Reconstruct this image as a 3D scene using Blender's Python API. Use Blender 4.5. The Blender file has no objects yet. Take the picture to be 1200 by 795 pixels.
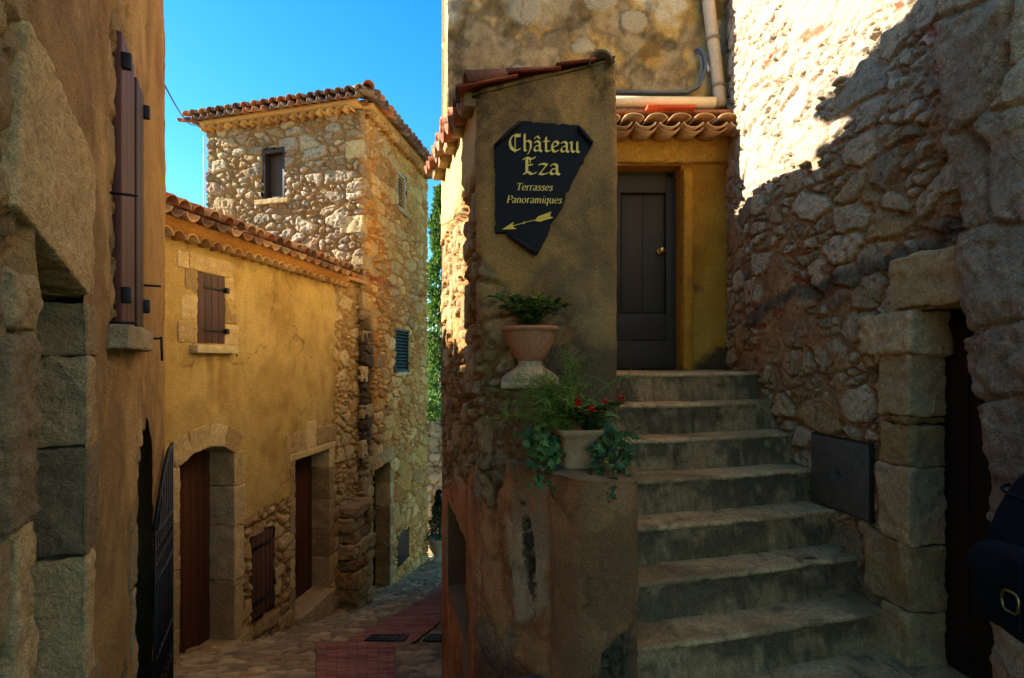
import bpy, bmesh, math, random
import numpy as np
from mathutils import Vector, Matrix
random.seed(7); np.random.seed(7)
R = math.radians
scn = bpy.context.scene
C = scn.collection

# ------------------------------------------------------------------ camera, sky, sun, exposure
F = 620.0                    # focal length in units of 1/1200 of the frame width
EYE, HOR, CX = 1.6, 423.0, 600.0
cam_d = bpy.data.cameras.new('camera'); cam = bpy.data.objects.new('camera', cam_d); C.objects.link(cam)
cam.location = (0, 0, EYE); cam.rotation_euler = (R(90), 0, 0)
cam_d.sensor_width = 36; cam_d.lens = F / 1200 * 36; cam_d.shift_y = (HOR - 397.5) / 1200
cam_d.clip_start = 0.05; cam_d.clip_end = 3000
scn.camera = cam
SUN_AZ = (-1.0, 0.12)        # plan direction towards the sun
SUN_SLOPE = 0.485
elev = math.atan(SUN_SLOPE / math.hypot(*SUN_AZ))
w = bpy.data.worlds.new('World'); scn.world = w; w.use_nodes = True
nt = w.node_tree; nt.nodes.clear()
sky = nt.nodes.new('ShaderNodeTexSky'); sky.sky_type = 'NISHITA'; sky.sun_disc = False
sky.sun_elevation = elev; sky.sun_rotation = math.atan2(SUN_AZ[0], SUN_AZ[1])
sky.altitude = 400; sky.air_density = 1.0; sky.dust_density = 0.3; sky.ozone_density = 3.0
hs = nt.nodes.new('ShaderNodeHueSaturation'); hs.inputs['Saturation'].default_value = 1.36
hs.inputs['Hue'].default_value = 0.489
bg = nt.nodes.new('ShaderNodeBackground'); bg.inputs['Strength'].default_value = 0.076
wo = nt.nodes.new('ShaderNodeOutputWorld')
nt.links.new(sky.outputs[0], hs.inputs['Color']); nt.links.new(hs.outputs[0], bg.inputs['Color'])
nt.links.new(bg.outputs[0], wo.inputs['Surface'])
sd = bpy.data.lights.new('sun', 'SUN'); sun = bpy.data.objects.new('sun', sd); C.objects.link(sun)
sd.energy = 4.5; sd.angle = R(0.5); sd.color = (1.0, 0.95, 0.86)
sv = Vector((SUN_AZ[0], SUN_AZ[1], SUN_SLOPE)).normalized()
sun.rotation_euler = sv.to_track_quat('Z', 'Y').to_euler(); sun.location = (-20, 3, 14)
vs = scn.view_settings
scn.display_settings.display_device = 'sRGB'
vs.view_transform = 'Standard'; vs.look = 'None'; vs.exposure = 2.2; vs.gamma = 1.0; vs.use_curve_mapping = False
scn.cycles.max_bounces = 8; scn.cycles.diffuse_bounces = 6
scn.cycles.use_denoising = True

# ------------------------------------------------------------------ noise
def _h(ix, iy, iz, seed):
    n = (ix.astype(np.int64) * 374761393 + iy.astype(np.int64) * 668265263 + iz.astype(np.int64) * 1274126177 + int(seed) * 974711 + 12345) & 0xffffffff
    n = ((n ^ (n >> 13)) * 1274126177) & 0xffffffff
    n = ((n ^ (n >> 16)) * 2246822519) & 0xffffffff
    return ((n ^ (n >> 15)) & 0xffffff) / float(0xffffff)
def vn(x, y, z, seed=0):
    x, y, z = np.broadcast_arrays(np.asarray(x, float), np.asarray(y, float), np.asarray(z, float))
    xi, yi, zi = np.floor(x), np.floor(y), np.floor(z)
    fx, fy, fz = x - xi, y - yi, z - zi
    fx, fy, fz = (t * t * (3 - 2 * t) for t in (fx, fy, fz))
    r = 0
    for a in (0, 1):
        for b in (0, 1):
            for c in (0, 1):
                wt = (fx if a else 1 - fx) * (fy if b else 1 - fy) * (fz if c else 1 - fz)
                r = r + wt * _h(xi + a, yi + b, zi + c, seed)
    return r * 2 - 1
def fbm(x, y, z=0.0, seed=0, octv=4, gain=0.55):
    s, a, f, tot = 0, 1.0, 1.0, 0
    for o in range(octv):
        s = s + a * vn(np.asarray(x) * f + 17.3 * o, np.asarray(y) * f - 9.1 * o, np.asarray(z) * f + 3.7 * o, seed + o)
        tot += a; a *= gain; f *= 2.03
    return s / tot
def sst(a, b, x):
    t = np.clip((x - a) / (b - a), 0, 1)
    return t * t * (3 - 2 * t)
def cmix(A, B, t):
    t = np.asarray(t)[..., None]
    return np.asarray(A) * (1 - t) + np.asarray(B) * t
def hx(*c):            # sRGB 0..255 to linear
    return np.array([((v / 255) / 12.92 if v / 255 < 0.04045 else ((v / 255 + 0.055) / 1.055) ** 2.4) for v in c])

# ------------------------------------------------------------------ masonry height fields: each returns height, colour
def cells(u, v, cw, ch, seed, jit=0.33, p=2.6, warp=0.13):
    wu = fbm(u / cw * 1.3, v / ch * 1.3, 0, seed + 50, 3) * warp * cw * 1.6
    wv = fbm(u / cw * 1.3, v / ch * 1.3, 5.5, seed + 60, 3) * warp * ch * 2.2
    u = u + wu; v = v + wv
    gv = v / ch; row = np.floor(gv)
    sh = u.shape
    F1 = np.full(sh, 9.0); F2 = np.full(sh, 9.0); r1 = np.zeros(sh); r2 = np.zeros(sh); DX = np.zeros(sh); DY = np.zeros(sh)
    for dj in (-1, 0, 1):
        j = row + dj; z0 = np.zeros(sh)
        cwj = cw * (0.72 + 0.62 * _h(j, z0, z0, seed + 1))
        gu = u / cwj + _h(j, z0, z0, seed + 2) * 7
        gi = np.floor(gu)
        for di in (-2, -1, 0, 1, 2):
            i = gi + di
            sx = i + 0.5 + jit * (2 * _h(i, j, z0, seed + 3) - 1)
            sy = j + 0.5 + jit * 0.9 * (2 * _h(i, j, z0, seed + 4) - 1)
            wgt = (_h(i, j, z0, seed + 5) - 0.5) * 0.42
            dx = (gu - sx) * cwj / cw; dy = gv - sy
            d = (np.abs(dx) ** p + np.abs(dy) ** p) ** (1 / p) - wgt
            near = d < F1
            F2 = np.where(near, F1, np.minimum(F2, d))
            F1 = np.where(near, d, F1)
            r1 = np.where(near, _h(i, j, z0, seed + 6), r1); r2 = np.where(near, _h(i, j, z0, seed + 7), r2)
            DX = np.where(near, dx, DX); DY = np.where(near, dy, DY)
    return F2 - F1, r1, r2, DX, DY
def pal(cols, r):
    cols = np.asarray(cols); k = np.clip(r, 0, 0.9999) * (len(cols) - 1)
    i = np.floor(k).astype(int); f = (k - i)[..., None]
    return cols[i] * (1 - f) + cols[np.minimum(i + 1, len(cols) - 1)] * f
def rubble(u, v, cw, ch, seed, cols, mortar, relief=0.03, mort=0.05, bev=0.22, jit=0.33, p=2.6, warp=0.13):
    e, r1, r2, dx, dy = cells(u, v, cw, ch, seed, jit, p, warp)
    e = e + fbm(u / cw * 5, v / ch * 5, 4.0, seed + 17, 3) * 0.07
    t = sst(mort, mort + bev * 0.62, e)
    n = fbm(u * 20, v * 20, r1 * 9, seed + 9, 4)
    nf = fbm(u * 7, v * 7, r2 * 30, seed + 13, 3)
    ck = np.abs(fbm(u * 6 + r1 * 40, v * 9, r2 * 40, seed + 15, 3))
    fac = np.maximum(dx * (r1 - .5) * 2.6 + dy * (r2 - .5) * 2.2, dx * (r2 - .62) * 2.0 - dy * (r1 - .4) * 1.8)     # split faces
    h = t * (0.45 + 0.6 * r2) * relief + t * relief * 0.75 * fac + n * relief * 0.38 + nf * t * relief * 0.5 - sst(.08, .0, ck) * t * relief * .35
    gap = sst(mort * .9, mort * .2, e) * sst(-.15, .25, fbm(u / cw * 1.7, v / ch * 1.7, 8.0, seed + 19, 2))
    h = h - gap * min(relief * .8, .034)
    ra = np.mod(r1 * 7.13 + r2 * 3.1, 1.0)
    c = pal(cols, ra) * (1 + 0.30 * n + 0.25 * nf)[..., None]
    m = np.asarray(mortar) * (1 + 0.35 * fbm(u * 9, v * 9, 2.0, seed + 21, 4))[..., None]
    col = cmix(m, c, sst(mort * 0.7, mort + bev * 0.45, e))
    return h, np.clip(col, 0.004, 0.9)
def rubble2(u, v, cw, ch, seed, cols, mortar, relief=0.025, mort=0.10, bev=0.07, split=0.5, sub=0.42, tilt=0.5):
    """crisp stones of mixed size bedded in gritty mortar: some large beds are filled with small stones"""
    e1, r1, r2, dx, dy = cells(u, v, cw, ch, seed, .42, 3.0, .10)
    e2, q1, q2, ex, ey = cells(u, v, cw * sub, ch * sub * 1.1, seed + 300, .42, 3.0, .10)
    ed = fbm(u / cw * 7, v / ch * 6, 4.0, seed + 17, 4) * .08
    fl = np.mod(r1 * 13.7 + r2 * 5.3, 1.0) < split
    e1 = e1 + ed; e2 = e2 + ed * 1.3
    t1 = sst(mort, mort + bev, e1); t2 = sst(mort * 1.6, mort * 1.6 + bev * 1.8, e2)
    t = np.where(fl, t1 * t2, t1); a1 = np.where(fl, q1, r1); a2 = np.where(fl, q2, r2)
    px_ = np.where(fl, ex * .5, dx); py_ = np.where(fl, ey * .5, dy)
    k = a1 * 61.0; w1 = np.cos(k); w2 = np.sin(k)
    b1 = px_ * w1 + py_ * w2; b2 = py_ * w1 - px_ * w2                       # broken faces meeting at ridges, different on every stone
    fac = -np.maximum(np.maximum(b1 * (.4 + a2), -b1 * (1.2 - a2)), b2 * .9) + .15
    n = fbm(u * 26, v * 26, a1 * 9, seed + 9, 4); nf = fbm(u * 9, v * 9, a2 * 30, seed + 13, 3)
    g = fbm(u * 60, v * 60, 1.0, seed + 23, 2)
    pit = sst(.30, .5, fbm(u * 34, v * 34, a1 * 20, seed + 25, 2))
    h = t * relief * (.55 + .6 * a2 + tilt * fac + .32 * nf + .30 * n - .35 * pit) + (1 - t) * (g * .004 + fbm(u * 7, v * 7, 3, seed + 27, 3) * .008)
    crev = sst(.05, .18, fbm(u / cw * 2.3, v / ch * 2.0, 8.0, seed + 19, 3)) * (1 - t) * sst(-.02, mort, np.where(fl, np.minimum(e1, e2), e1) + .03)
    h = h - crev * .016
    ra = np.mod(a1 * 7.13 + a2 * 3.1, 1.0)
    c = pal(cols, ra) * (1 + .40 * n + .22 * nf - .25 * pit)[..., None]
    m = np.asarray(mortar) * (1 + .35 * fbm(u * 9, v * 9, 2.0, seed + 21, 4) + .30 * g)[..., None]
    return h, np.clip(cmix(m, c, sst(.25, .75, t)), .004, .85)
def plaster(u, v, seed, cols, scale=1.2, amp=0.008, contrast=1.6):
    a = fbm(u * scale, v * scale * 0.8, 0, seed, 5, 0.62)
    b = fbm(u * scale * 5, v * scale * 4, 3.0, seed + 31, 4)
    col = pal(cols, np.clip(0.5 + a * contrast * 0.6 + b * 0.18, 0, 1)) * (1 + 0.14 * b)[..., None]
    h = fbm(u * 2.2, v * 2.2, 7, seed + 41, 3) * amp * 1.6 + fbm(u * 18, v * 18, 1, seed + 43, 3) * amp * 0.5
    return h, np.clip(col, 0.004, 0.9)

# ------------------------------------------------------------------ mesh collector
class MB:
    def __init__(s): s.v = []; s.c = []; s.f = []; s.n = 0
    def add(s, V, Fc, col):
        V = np.asarray(V, float).reshape(-1, 3)
        col = np.asarray(col, float)
        if col.ndim == 1: col = np.tile(col, (len(V), 1))
        s.v.append(V); s.c.append(col.reshape(-1, 3))
        s.f.extend([tuple(int(i) + s.n for i in f) for f in Fc]) if not isinstance(Fc, np.ndarray) else s.f.extend(map(tuple, (Fc + s.n).tolist()))
        s.n += len(V)
    def grid(s, P, col, keep=None):
        n, m = P.shape[:2]
        idx = np.arange(n * m).reshape(n, m)
        q = np.stack([idx[:-1, :-1], idx[1:, :-1], idx[1:, 1:], idx[:-1, 1:]], -1).reshape(-1, 4)
        if keep is not None: q = q[keep.reshape(-1)]
        col = np.asarray(col, float)
        if col.ndim == 1: col = np.tile(col, (n, m, 1))
        s.add(P.reshape(-1, 3), q, col.reshape(-1, 3))
    def quad(s, a, b, c, d, col): s.add([a, b, c, d], [(0, 1, 2, 3)], col)
    def build(s, name, mat, parent=None, smooth=True):
        me = bpy.data.meshes.new(name)
        V = np.concatenate(s.v); Cc = np.concatenate(s.c)
        me.from_pydata(V.tolist(), [], s.f)
        at = me.color_attributes.new('Col', 'FLOAT_COLOR', 'POINT')
        at.data.foreach_set('color', np.concatenate([Cc, np.ones((len(Cc), 1))], 1).astype(np.float32).ravel())
        if smooth: me.polygons.foreach_set('use_smooth', np.ones(len(me.polygons), bool))
        me.materials.append(mat); me.update()
        o = bpy.data.objects.new(name, me); C.objects.link(o)
        if parent is not None: adopt(o, parent)
        return o
def root_of(o):
    m = Matrix.Translation(o.location) @ o.rotation_euler.to_matrix().to_4x4()
    return m if o.parent is None else root_of(o.parent) @ o.matrix_parent_inverse @ m
def adopt(o, p):
    o.parent = p; o.matrix_parent_inverse = root_of(p).inverted()
def tag(o, label=None, cat=None, group=None, kind=None):
    if label: o['label'] = label
    if cat: o['category'] = cat
    if group: o['group'] = group
    if kind: o['kind'] = kind
    return o
def thing(name, loc, label, cat, group=None):
    o = bpy.data.objects.new(name, None); C.objects.link(o); o.location = loc; o.empty_display_size = 0.2
    return tag(o, label, cat, group)

# ------------------------------------------------------------------ materials
def mat(name, rough=0.88, var=0.25, vscale=35, bump=0.5, bscale=70, dist=0.006, metal=0.0, spec=0.25, stretch=(1, 1, 1), bump2=0.0, b2scale=14, trans=0.0):
    m = bpy.data.materials.new(name); m.use_nodes = True
    N = m.node_tree.nodes; L = m.node_tree.links; N.clear()
    out = N.new('ShaderNodeOutputMaterial'); b = N.new('ShaderNodeBsdfPrincipled')
    at = N.new('ShaderNodeAttribute'); at.attribute_name = 'Col'
    tc = N.new('ShaderNodeTexCoord'); mp = N.new('ShaderNodeMapping'); mp.inputs['Scale'].default_value = stretch
    L.new(tc.outputs['Object'], mp.inputs['Vector'])
    n1 = N.new('ShaderNodeTexNoise'); n1.inputs['Scale'].default_value = vscale; n1.inputs['Detail'].default_value = 8; n1.inputs['Roughness'].default_value = 0.7
    L.new(mp.outputs[0], n1.inputs['Vector'])
    mr = N.new('ShaderNodeMapRange'); mr.inputs['From Min'].default_value = 0.25; mr.inputs['From Max'].default_value = 0.75
    mr.inputs['To Min'].default_value = 1 - var; mr.inputs['To Max'].default_value = 1 + var
    L.new(n1.outputs['Fac'], mr.inputs['Value'])
    mx = N.new('ShaderNodeMix'); mx.data_type = 'RGBA'; mx.blend_type = 'MULTIPLY'; mx.inputs['Factor'].default_value = 1
    L.new(at.outputs['Color'], mx.inputs['A']); L.new(mr.outputs[0], mx.inputs['B'])
    n4 = N.new('ShaderNodeTexNoise'); n4.inputs['Scale'].default_value = vscale * 3.4; n4.inputs['Detail'].default_value = 4; n4.inputs['Roughness'].default_value = 0.75
    L.new(mp.outputs[0], n4.inputs['Vector'])
    m4 = N.new('ShaderNodeMapRange'); m4.inputs['From Min'].default_value = 0.3; m4.inputs['From Max'].default_value = 0.7
    m4.inputs['To Min'].default_value = 1 - var * 1.1; m4.inputs['To Max'].default_value = 1 + var * 1.1
    L.new(n4.outputs['Fac'], m4.inputs['Value'])
    mx2 = N.new('ShaderNodeMix'); mx2.data_type = 'RGBA'; mx2.blend_type = 'MULTIPLY'; mx2.inputs['Factor'].default_value = 1
    L.new(mx.outputs['Result'], mx2.inputs['A']); L.new(m4.outputs[0], mx2.inputs['B']); mx = mx2
    L.new(mx.outputs['Result'], b.inputs['Base Color'])
    n2 = N.new('ShaderNodeTexNoise'); n2.inputs['Scale'].default_value = bscale; n2.inputs['Detail'].default_value = 6; n2.inputs['Roughness'].default_value = 0.65
    L.new(mp.outputs[0], n2.inputs['Vector'])
    bp = N.new('ShaderNodeBump'); bp.inputs['Strength'].default_value = bump; bp.inputs['Distance'].default_value = dist
    if bump2:
        n3 = N.new('ShaderNodeTexNoise'); n3.inputs['Scale'].default_value = b2scale; n3.inputs['Detail'].default_value = 7
        n3.inputs['Roughness'].default_value = 0.6
        L.new(mp.outputs[0], n3.inputs['Vector'])
        ma = N.new('ShaderNodeMath'); ma.operation = 'MULTIPLY_ADD'; ma.inputs[1].default_value = bump2
        L.new(n3.outputs['Fac'], ma.inputs[0]); L.new(n2.outputs['Fac'], ma.inputs[2]); L.new(ma.outputs[0], bp.inputs['Height'])
    else:
        L.new(n2.outputs['Fac'], bp.inputs['Height'])
    L.new(bp.outputs[0], b.inputs['Normal'])
    b.inputs['Roughness'].default_value = rough; b.inputs['Metallic'].default_value = metal
    b.inputs['Specular IOR Level'].default_value = spec
    if trans:
        tr = N.new('ShaderNodeBsdfTranslucent'); L.new(mx.outputs['Result'], tr.inputs['Color'])
        ms = N.new('ShaderNodeMixShader'); ms.inputs[0].default_value = trans
        L.new(b.outputs[0], ms.inputs[1]); L.new(tr.outputs[0], ms.inputs[2]); L.new(ms.outputs[0], out.inputs[0])
    else:
        L.new(b.outputs[0], out.inputs[0])
    return m
M_STONE = mat('rubble_stone', 0.9, 0.42, 46, 1.0, 75, 0.016, bump2=1.7, b2scale=22)
M_BLOCK = mat('dressed_stone', 0.9, 0.34, 50, 1.0, 70, 0.013, bump2=1.5, b2scale=20)
M_PLAST = mat('rough_plaster', 0.92, 0.34, 70, 1.0, 110, 0.016, bump2=1.0, b2scale=30)
M_TILE = mat('clay_tile', 0.85, 0.35, 45, 0.4, 80, 0.004)
M_STEP = mat('worn_step_stone', 0.88, 0.42, 36, 0.9, 70, 0.010, bump2=1.4, b2scale=16)
M_WOOD = mat('painted_wood', 0.6, 0.28, 16, 0.5, 30, 0.004, stretch=(6, 6, 0.5), spec=0.35)
M_METAL = mat('aged_metal', 0.5, 0.25, 30, 0.2, 60, 0.002, metal=0.3, spec=0.4)
M_STEEL = mat('dull_steel', 0.5, 0.2, 8, 0.08, 40, 0.002, metal=0.15)
M_BRASS = mat('brass', 0.3, 0.15, 40, 0.1, 60, 0.001, metal=0.95)
M_LEAF = mat('leaf', 0.5, 0.25, 30, 0.2, 80, 0.002, trans=0.25, spec=0.35)
M_TERRA = mat('terracotta', 0.85, 0.22, 25, 0.3, 70, 0.003)
M_PVC = mat('plastic_pipe', 0.45, 0.12, 14, 0.1, 40, 0.002, spec=0.4)
M_SIGN = mat('black_sign_paint', 0.6, 0.3, 20, 0.2, 45, 0.002, spec=0.2)
M_GOLD = mat('gold_lettering', 0.5, 0.14, 60, 0.1, 80, 0.001, spec=0.4)
M_CLOTH = mat('woven_cloth', 0.85, 0.25, 50, 0.5, 160, 0.003, spec=0.15)
M_GROUND = mat('cobbles', 0.85, 0.3, 40, 0.6, 70, 0.006, bump2=1.0)

# ------------------------------------------------------------------ shape helpers
def resample(path, res, rad=0.0):
    P = np.array(path, float)
    out = []
    d = np.r_[0, np.cumsum(np.linalg.norm(np.diff(P, axis=0), axis=1))]
    n = max(2, int(d[-1] / res) + 1)
    s = np.linspace(0, d[-1], n)
    X = np.stack([np.interp(s, d, P[:, k]) for k in (0, 1)], 1)
    if rad > 0:
        k = max(1, int(rad / res)); ker = np.ones(2 * k + 1) / (2 * k + 1)
        Xp = np.concatenate([X[:1] + (X[:1] - X[1:2]) * np.arange(k, 0, -1)[:, None], X, X[-1:] + (X[-1:] - X[-2:-1]) * np.arange(1, k + 1)[:, None]])
        X = np.stack([np.convolve(Xp[:, q], ker, 'valid') for q in (0, 1)], 1)
    T = np.gradient(X, axis=0); T /= np.linalg.norm(T, axis=1)[:, None]
    return X, np.stack([T[:, 1], -T[:, 0]], 1), s
def curtain(mb, path, zb, zt, res, surf, rad=0.0, keep=None, thick=0.3, lean=None, top=None, holes=(), liner=None, resz=None, back=True):
    X, N, s = resample(path, res, rad)
    nz = int((zt - zb) / (resz or res)) + 1
    z = np.linspace(zb, zt, nz)
    S, Z = np.meshgrid(s, z, indexing='ij')
    h, col = surf(S, Z)
    PX = X[:, None, 0] + N[:, None, 0] * h; PY = X[:, None, 1] + N[:, None, 1] * h
    if lean is not None:
        lx, ly = lean(S, Z); PX = PX + lx; PY = PY + ly
    PZ = Z.copy()
    if top is not None: PZ = np.minimum(PZ, top(S))
    P = np.stack([PX, PY, PZ], -1)
    sm = (S[:-1, :-1] + S[1:, 1:]) / 2; zm = (Z[:-1, :-1] + Z[1:, 1:]) / 2
    k = np.ones_like(sm, bool)
    for hole in holes: k &= ~hole(sm, zm)
    if keep is not None: k &= keep(sm, zm)
    if top is not None: k &= (Z[:-1, :-1] < top(S[:-1, :-1]))
    mb.grid(P, col, k)
    if back:                                                # the wall's body: back face, top and ends
        Xb = X[:: max(1, len(X) // 24)]; Nb = N[:: max(1, len(X) // 24)]
        Xb = np.vstack([Xb, X[-1:]]); Nb = np.vstack([Nb, N[-1:]])
        c0 = col.reshape(-1, 3).mean(0) * 0.8
        B = Xb - Nb * thick
        zt_ = np.full(len(Xb), zt) if top is None else top(np.interp(np.arange(len(Xb)), np.linspace(0, len(Xb) - 1, len(s)), s))
        zb_ = np.full(len(Xb), zb)
        def st(A, Zc): return np.concatenate([A, np.asarray(Zc)[:, None]], 1)
        mb.grid(np.stack([st(B, zb_), st(B, zt_)], 1)[::-1], c0)
        mb.grid(np.stack([st(Xb, zt_ - 0.004), st(B, zt_ - 0.004)], 1), c0)
        for q in (0, -1):
            mb.quad((*Xb[q], zb), (*B[q], zb), (*B[q], zt_[q]), (*Xb[q], zt_[q]), c0)
def block(mb, o, ax, hs, seed, col, rough=0.012, rnd=0.010, res=0.03, cvar=0.30):
    """rounded, rough stone: centre o, three unit axes, half sizes"""
    o = np.asarray(o, float); ax = np.asarray(ax, float); hs = np.asarray(hs, float)
    rnd = min(rnd, min(hs) * 0.9)
    col = np.asarray(col, float)
    for a in range(3):
        b, c = (a + 1) % 3, (a + 2) % 3
        nb = max(3, min(60, int(2 * hs[b] / res) + 2)); nc = max(3, min(60, int(2 * hs[c] / res) + 2))
        el = lambda q, n_: np.r_[-1, -1 + .35 * rnd / q, np.linspace(-1 + rnd / q, 1 - rnd / q, n_), 1 - .35 * rnd / q, 1]
        B, Cc = np.meshgrid(el(hs[b], nb), el(hs[c], nc), indexing='ij')
        for sg in (1, -1):
            L = np.zeros(B.shape + (3,)); L[..., a] = sg * hs[a]; L[..., b] = B * hs[b]; L[..., c] = Cc * hs[c]
            inner = np.clip(L, -(hs - rnd), hs - rnd); dv = L - inner
            ln = np.linalg.norm(dv, axis=-1, keepdims=True) + 1e-9; nrm = dv / ln
            L = inner + nrm * rnd
            nn = fbm(L[..., 0] * 9, L[..., 1] * 9, L[..., 2] * 9, seed, 4); n2 = fbm(L[..., 0] * 28 + 5, L[..., 1] * 28, L[..., 2] * 28, seed + 5, 3)
            L = L + nrm * ((nn * 0.8 + n2 * 0.45) * rough * 1.6)[..., None]
            cc = np.clip(col * (1 + cvar * (nn + 0.6 * n2))[..., None], 0.003, 0.9)
            W = o + L @ ax
            if sg < 0: W = W[::-1]; cc = cc[::-1]
            mb.grid(W, cc)
def bx(mb, o, ax, hs, col, bev=0.003):
    """plain bevelled box"""
    o = np.asarray(o, float); ax = np.asarray(ax, float); hs = np.asarray(hs, float); bev = min(bev, min(hs) * 0.5)
    for a in range(3):
        b, c = (a + 1) % 3, (a + 2) % 3
        t = lambda h: np.array([-h, -(h - bev), h - bev, h])
        B, Cc = np.meshgrid(t(hs[b]), t(hs[c]), indexing='ij')
        for sg in (1, -1):
            L = np.zeros(B.shape + (3,)); L[..., a] = sg * hs[a]; L[..., b] = B; L[..., c] = Cc
            inner = np.clip(L, -(hs - bev), hs - bev); dv = L - inner
            L = inner + dv / (np.linalg.norm(dv, axis=-1, keepdims=True) + 1e-9) * bev
            W = o + L @ ax
            mb.grid(W[::-1] if sg < 0 else W, col)
XYZ = np.eye(3)
def tube(mb, pts, r, col, seg=8, caps=True):
    P = np.asarray(pts, float); n = len(P)
    rr = np.full(n, r) if np.isscalar(r) else np.asarray(r, float)
    T = np.gradient(P, axis=0); T /= np.linalg.norm(T, axis=1)[:, None] + 1e-12
    ref = np.array([0, 0, 1.0]) if abs(T[0, 2]) < 0.9 else np.array([1.0, 0, 0])
    V = []
    u = np.cross(T[0], ref); u /= np.linalg.norm(u)
    for i in range(n):
        u = u - T[i] * u.dot(T[i]); u /= np.linalg.norm(u) + 1e-12; v = np.cross(T[i], u)
        a = np.linspace(0, 2 * np.pi, seg, endpoint=False)
        V.append(P[i] + rr[i] * (np.cos(a)[:, None] * u + np.sin(a)[:, None] * v))
    V = np.array(V).reshape(-1, 3)
    fs = [(i * seg + k, i * seg + (k + 1) % seg, (i + 1) * seg + (k + 1) % seg, (i + 1) * seg + k) for i in range(n - 1) for k in range(seg)]
    if caps: fs += [tuple(range(seg))[::-1], tuple((n - 1) * seg + k for k in range(seg))]
    mb.add(V, fs, col)
def lathe(mb, c, prof, col, seg=36, flute=0.0, nfl=18, sq=None):
    c = np.asarray(c, float)
    P = np.array(prof, float); a = np.linspace(0, 2 * np.pi, seg + 1)
    V = np.zeros((len(P), seg + 1, 3))
    for i, (r, z) in enumerate(P):
        rr = r * (1 + (flute * np.cos(a * nfl) if flute else 0))
        V[i, :, 0] = c[0] + rr * np.cos(a); V[i, :, 1] = c[1] + rr * np.sin(a); V[i, :, 2] = c[2] + z
    cc = np.asarray(col) * (1 + 0.18 * fbm(V[..., 0] * 14, V[..., 1] * 14, V[..., 2] * 14, 3, 3))[..., None]
    mb.grid(V.transpose(1, 0, 2), cc.transpose(1, 0, 2))
class Frame:
    """a wall line: s along it, n out of it"""
    def __init__(s, o, t):
        s.o = np.array(o, float); s.t = np.array(t, float) / np.linalg.norm(t); s.n = np.array([s.t[1], -s.t[0]])
        s.ax = np.array([[*s.t, 0], [*s.n, 0], [0, 0, 1.0]])
    def p(s, a, n, z): return np.array([*(s.o + s.t * a + s.n * n), z])
    def s_at(s, px):
        u = (px - CX) / F          # where the sight line through that column meets the wall
        return (u * s.o[1] - s.o[0]) / (s.t[0] - u * s.t[1])
    def z_at(s, px, py):
        y = s.o[1] + s.t[1] * s.s_at(px)
        return EYE - (py - HOR) / F * y
    def block(s, mb, s0, s1, n0, n1, z0, z1, seed, col, **k):
        block(mb, s.p((s0 + s1) / 2, (n0 + n1) / 2, (z0 + z1) / 2), s.ax, ((s1 - s0) / 2, (n1 - n0) / 2, (z1 - z0) / 2), seed, col, **k)
    def box(s, mb, s0, s1, n0, n1, z0, z1, col, bev=0.003):
        bx(mb, s.p((s0 + s1) / 2, (n0 + n1) / 2, (z0 + z1) / 2), s.ax, ((s1 - s0) / 2, (n1 - n0) / 2, (z1 - z0) / 2), col, bev)
def rect(s0, s1, z0, z1): return lambda s, z: (s > s0) & (s < s1) & (z > z0) & (z < z1)
def at(px, py, y): return np.array([(px - CX) / F * y, y, EYE - (py - HOR) / F * y])

TILE_COLS = [hx(150, 100, 66), hx(168, 112, 74), hx(128, 92, 66), hx(166, 134, 96), hx(112, 86, 66), hx(178, 136, 98)]
def shell(mb, p, d, sd_, up, L, r0, r1, th, col, convex=True, seg=7):
    p = np.asarray(p, float); sg = 1 if convex else -1
    a = np.linspace(0, np.pi, seg)
    V = []
    for k, (r, q) in enumerate(((r0, p), (r1, p + d * L))):
        for rr in (r, r - th):
            V.append(q + np.cos(a)[:, None] * sd_ * rr + sg * np.sin(a)[:, None] * up * rr)
    V = np.concatenate(V); s = seg; f = []
    for i in range(s - 1):
        f += [(i, i + 1, 2 * s + i + 1, 2 * s + i), (s + i, 3 * s + i, 3 * s + i + 1, s + i + 1),
              (i, s + i, s + i + 1, i + 1), (2 * s + i, 2 * s + i + 1, 3 * s + i + 1, 3 * s + i)]
    f += [(0, 2 * s, 3 * s, s), (s - 1, 2 * s - 1, 4 * s - 1, 3 * s - 1)]
    mb.add(V, f, col)
def roof(mb, p0, along, n, upv, rows, pitch=0.19, step=0.33, rng=None, cols=None, r=0.085):
    rng = rng or random.Random(1); cols = cols or TILE_COLS
    along = np.asarray(along, float); upv = np.asarray(upv, float); along /= np.linalg.norm(along); upv /= np.linalg.norm(upv)
    nrm = np.cross(along, upv); nrm *= np.sign(nrm[2])
    for i in range(n):
        for j in range(rows):
            for cov in (0, 1):
                base = np.asarray(p0) + along * (pitch * (i + 0.5 * cov) + rng.uniform(-.008, .008)) + upv * (step * (j + 1) + 0.03 * cov + rng.uniform(-.025, .02)) + nrm * (0.02 * j * 0 + (0.062 if cov else 0.035) + rng.uniform(-.004, .004))
                d = -upv + along * rng.uniform(-.03, .03) + nrm * -0.035; d /= np.linalg.norm(d)
                c = cols[rng.randrange(len(cols))] * rng.uniform(0.75, 1.15)
                shell(mb, base + nrm * 0.02, d, along, nrm, step + 0.09, r * 0.86, r, 0.014, c, convex=bool(cov))
def genoise(mb, fr, s0, s1, z, out, pitch, rng, cols, r=0.082):
    k = int((s1 - s0) / pitch)
    for i in range(k):
        sc = s0 + (i + 0.5) * pitch + rng.uniform(-.006, .006)
        c = cols[rng.randrange(len(cols))] * rng.uniform(.85, 1.1)
        shell(mb, fr.p(sc, -0.02, z), np.array([*fr.n, 0]), np.array([*fr.t, 0]), np.array([0, 0, 1.0]), out + 0.02 + rng.uniform(-.01, .015), r, r, 0.014, c)
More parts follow.
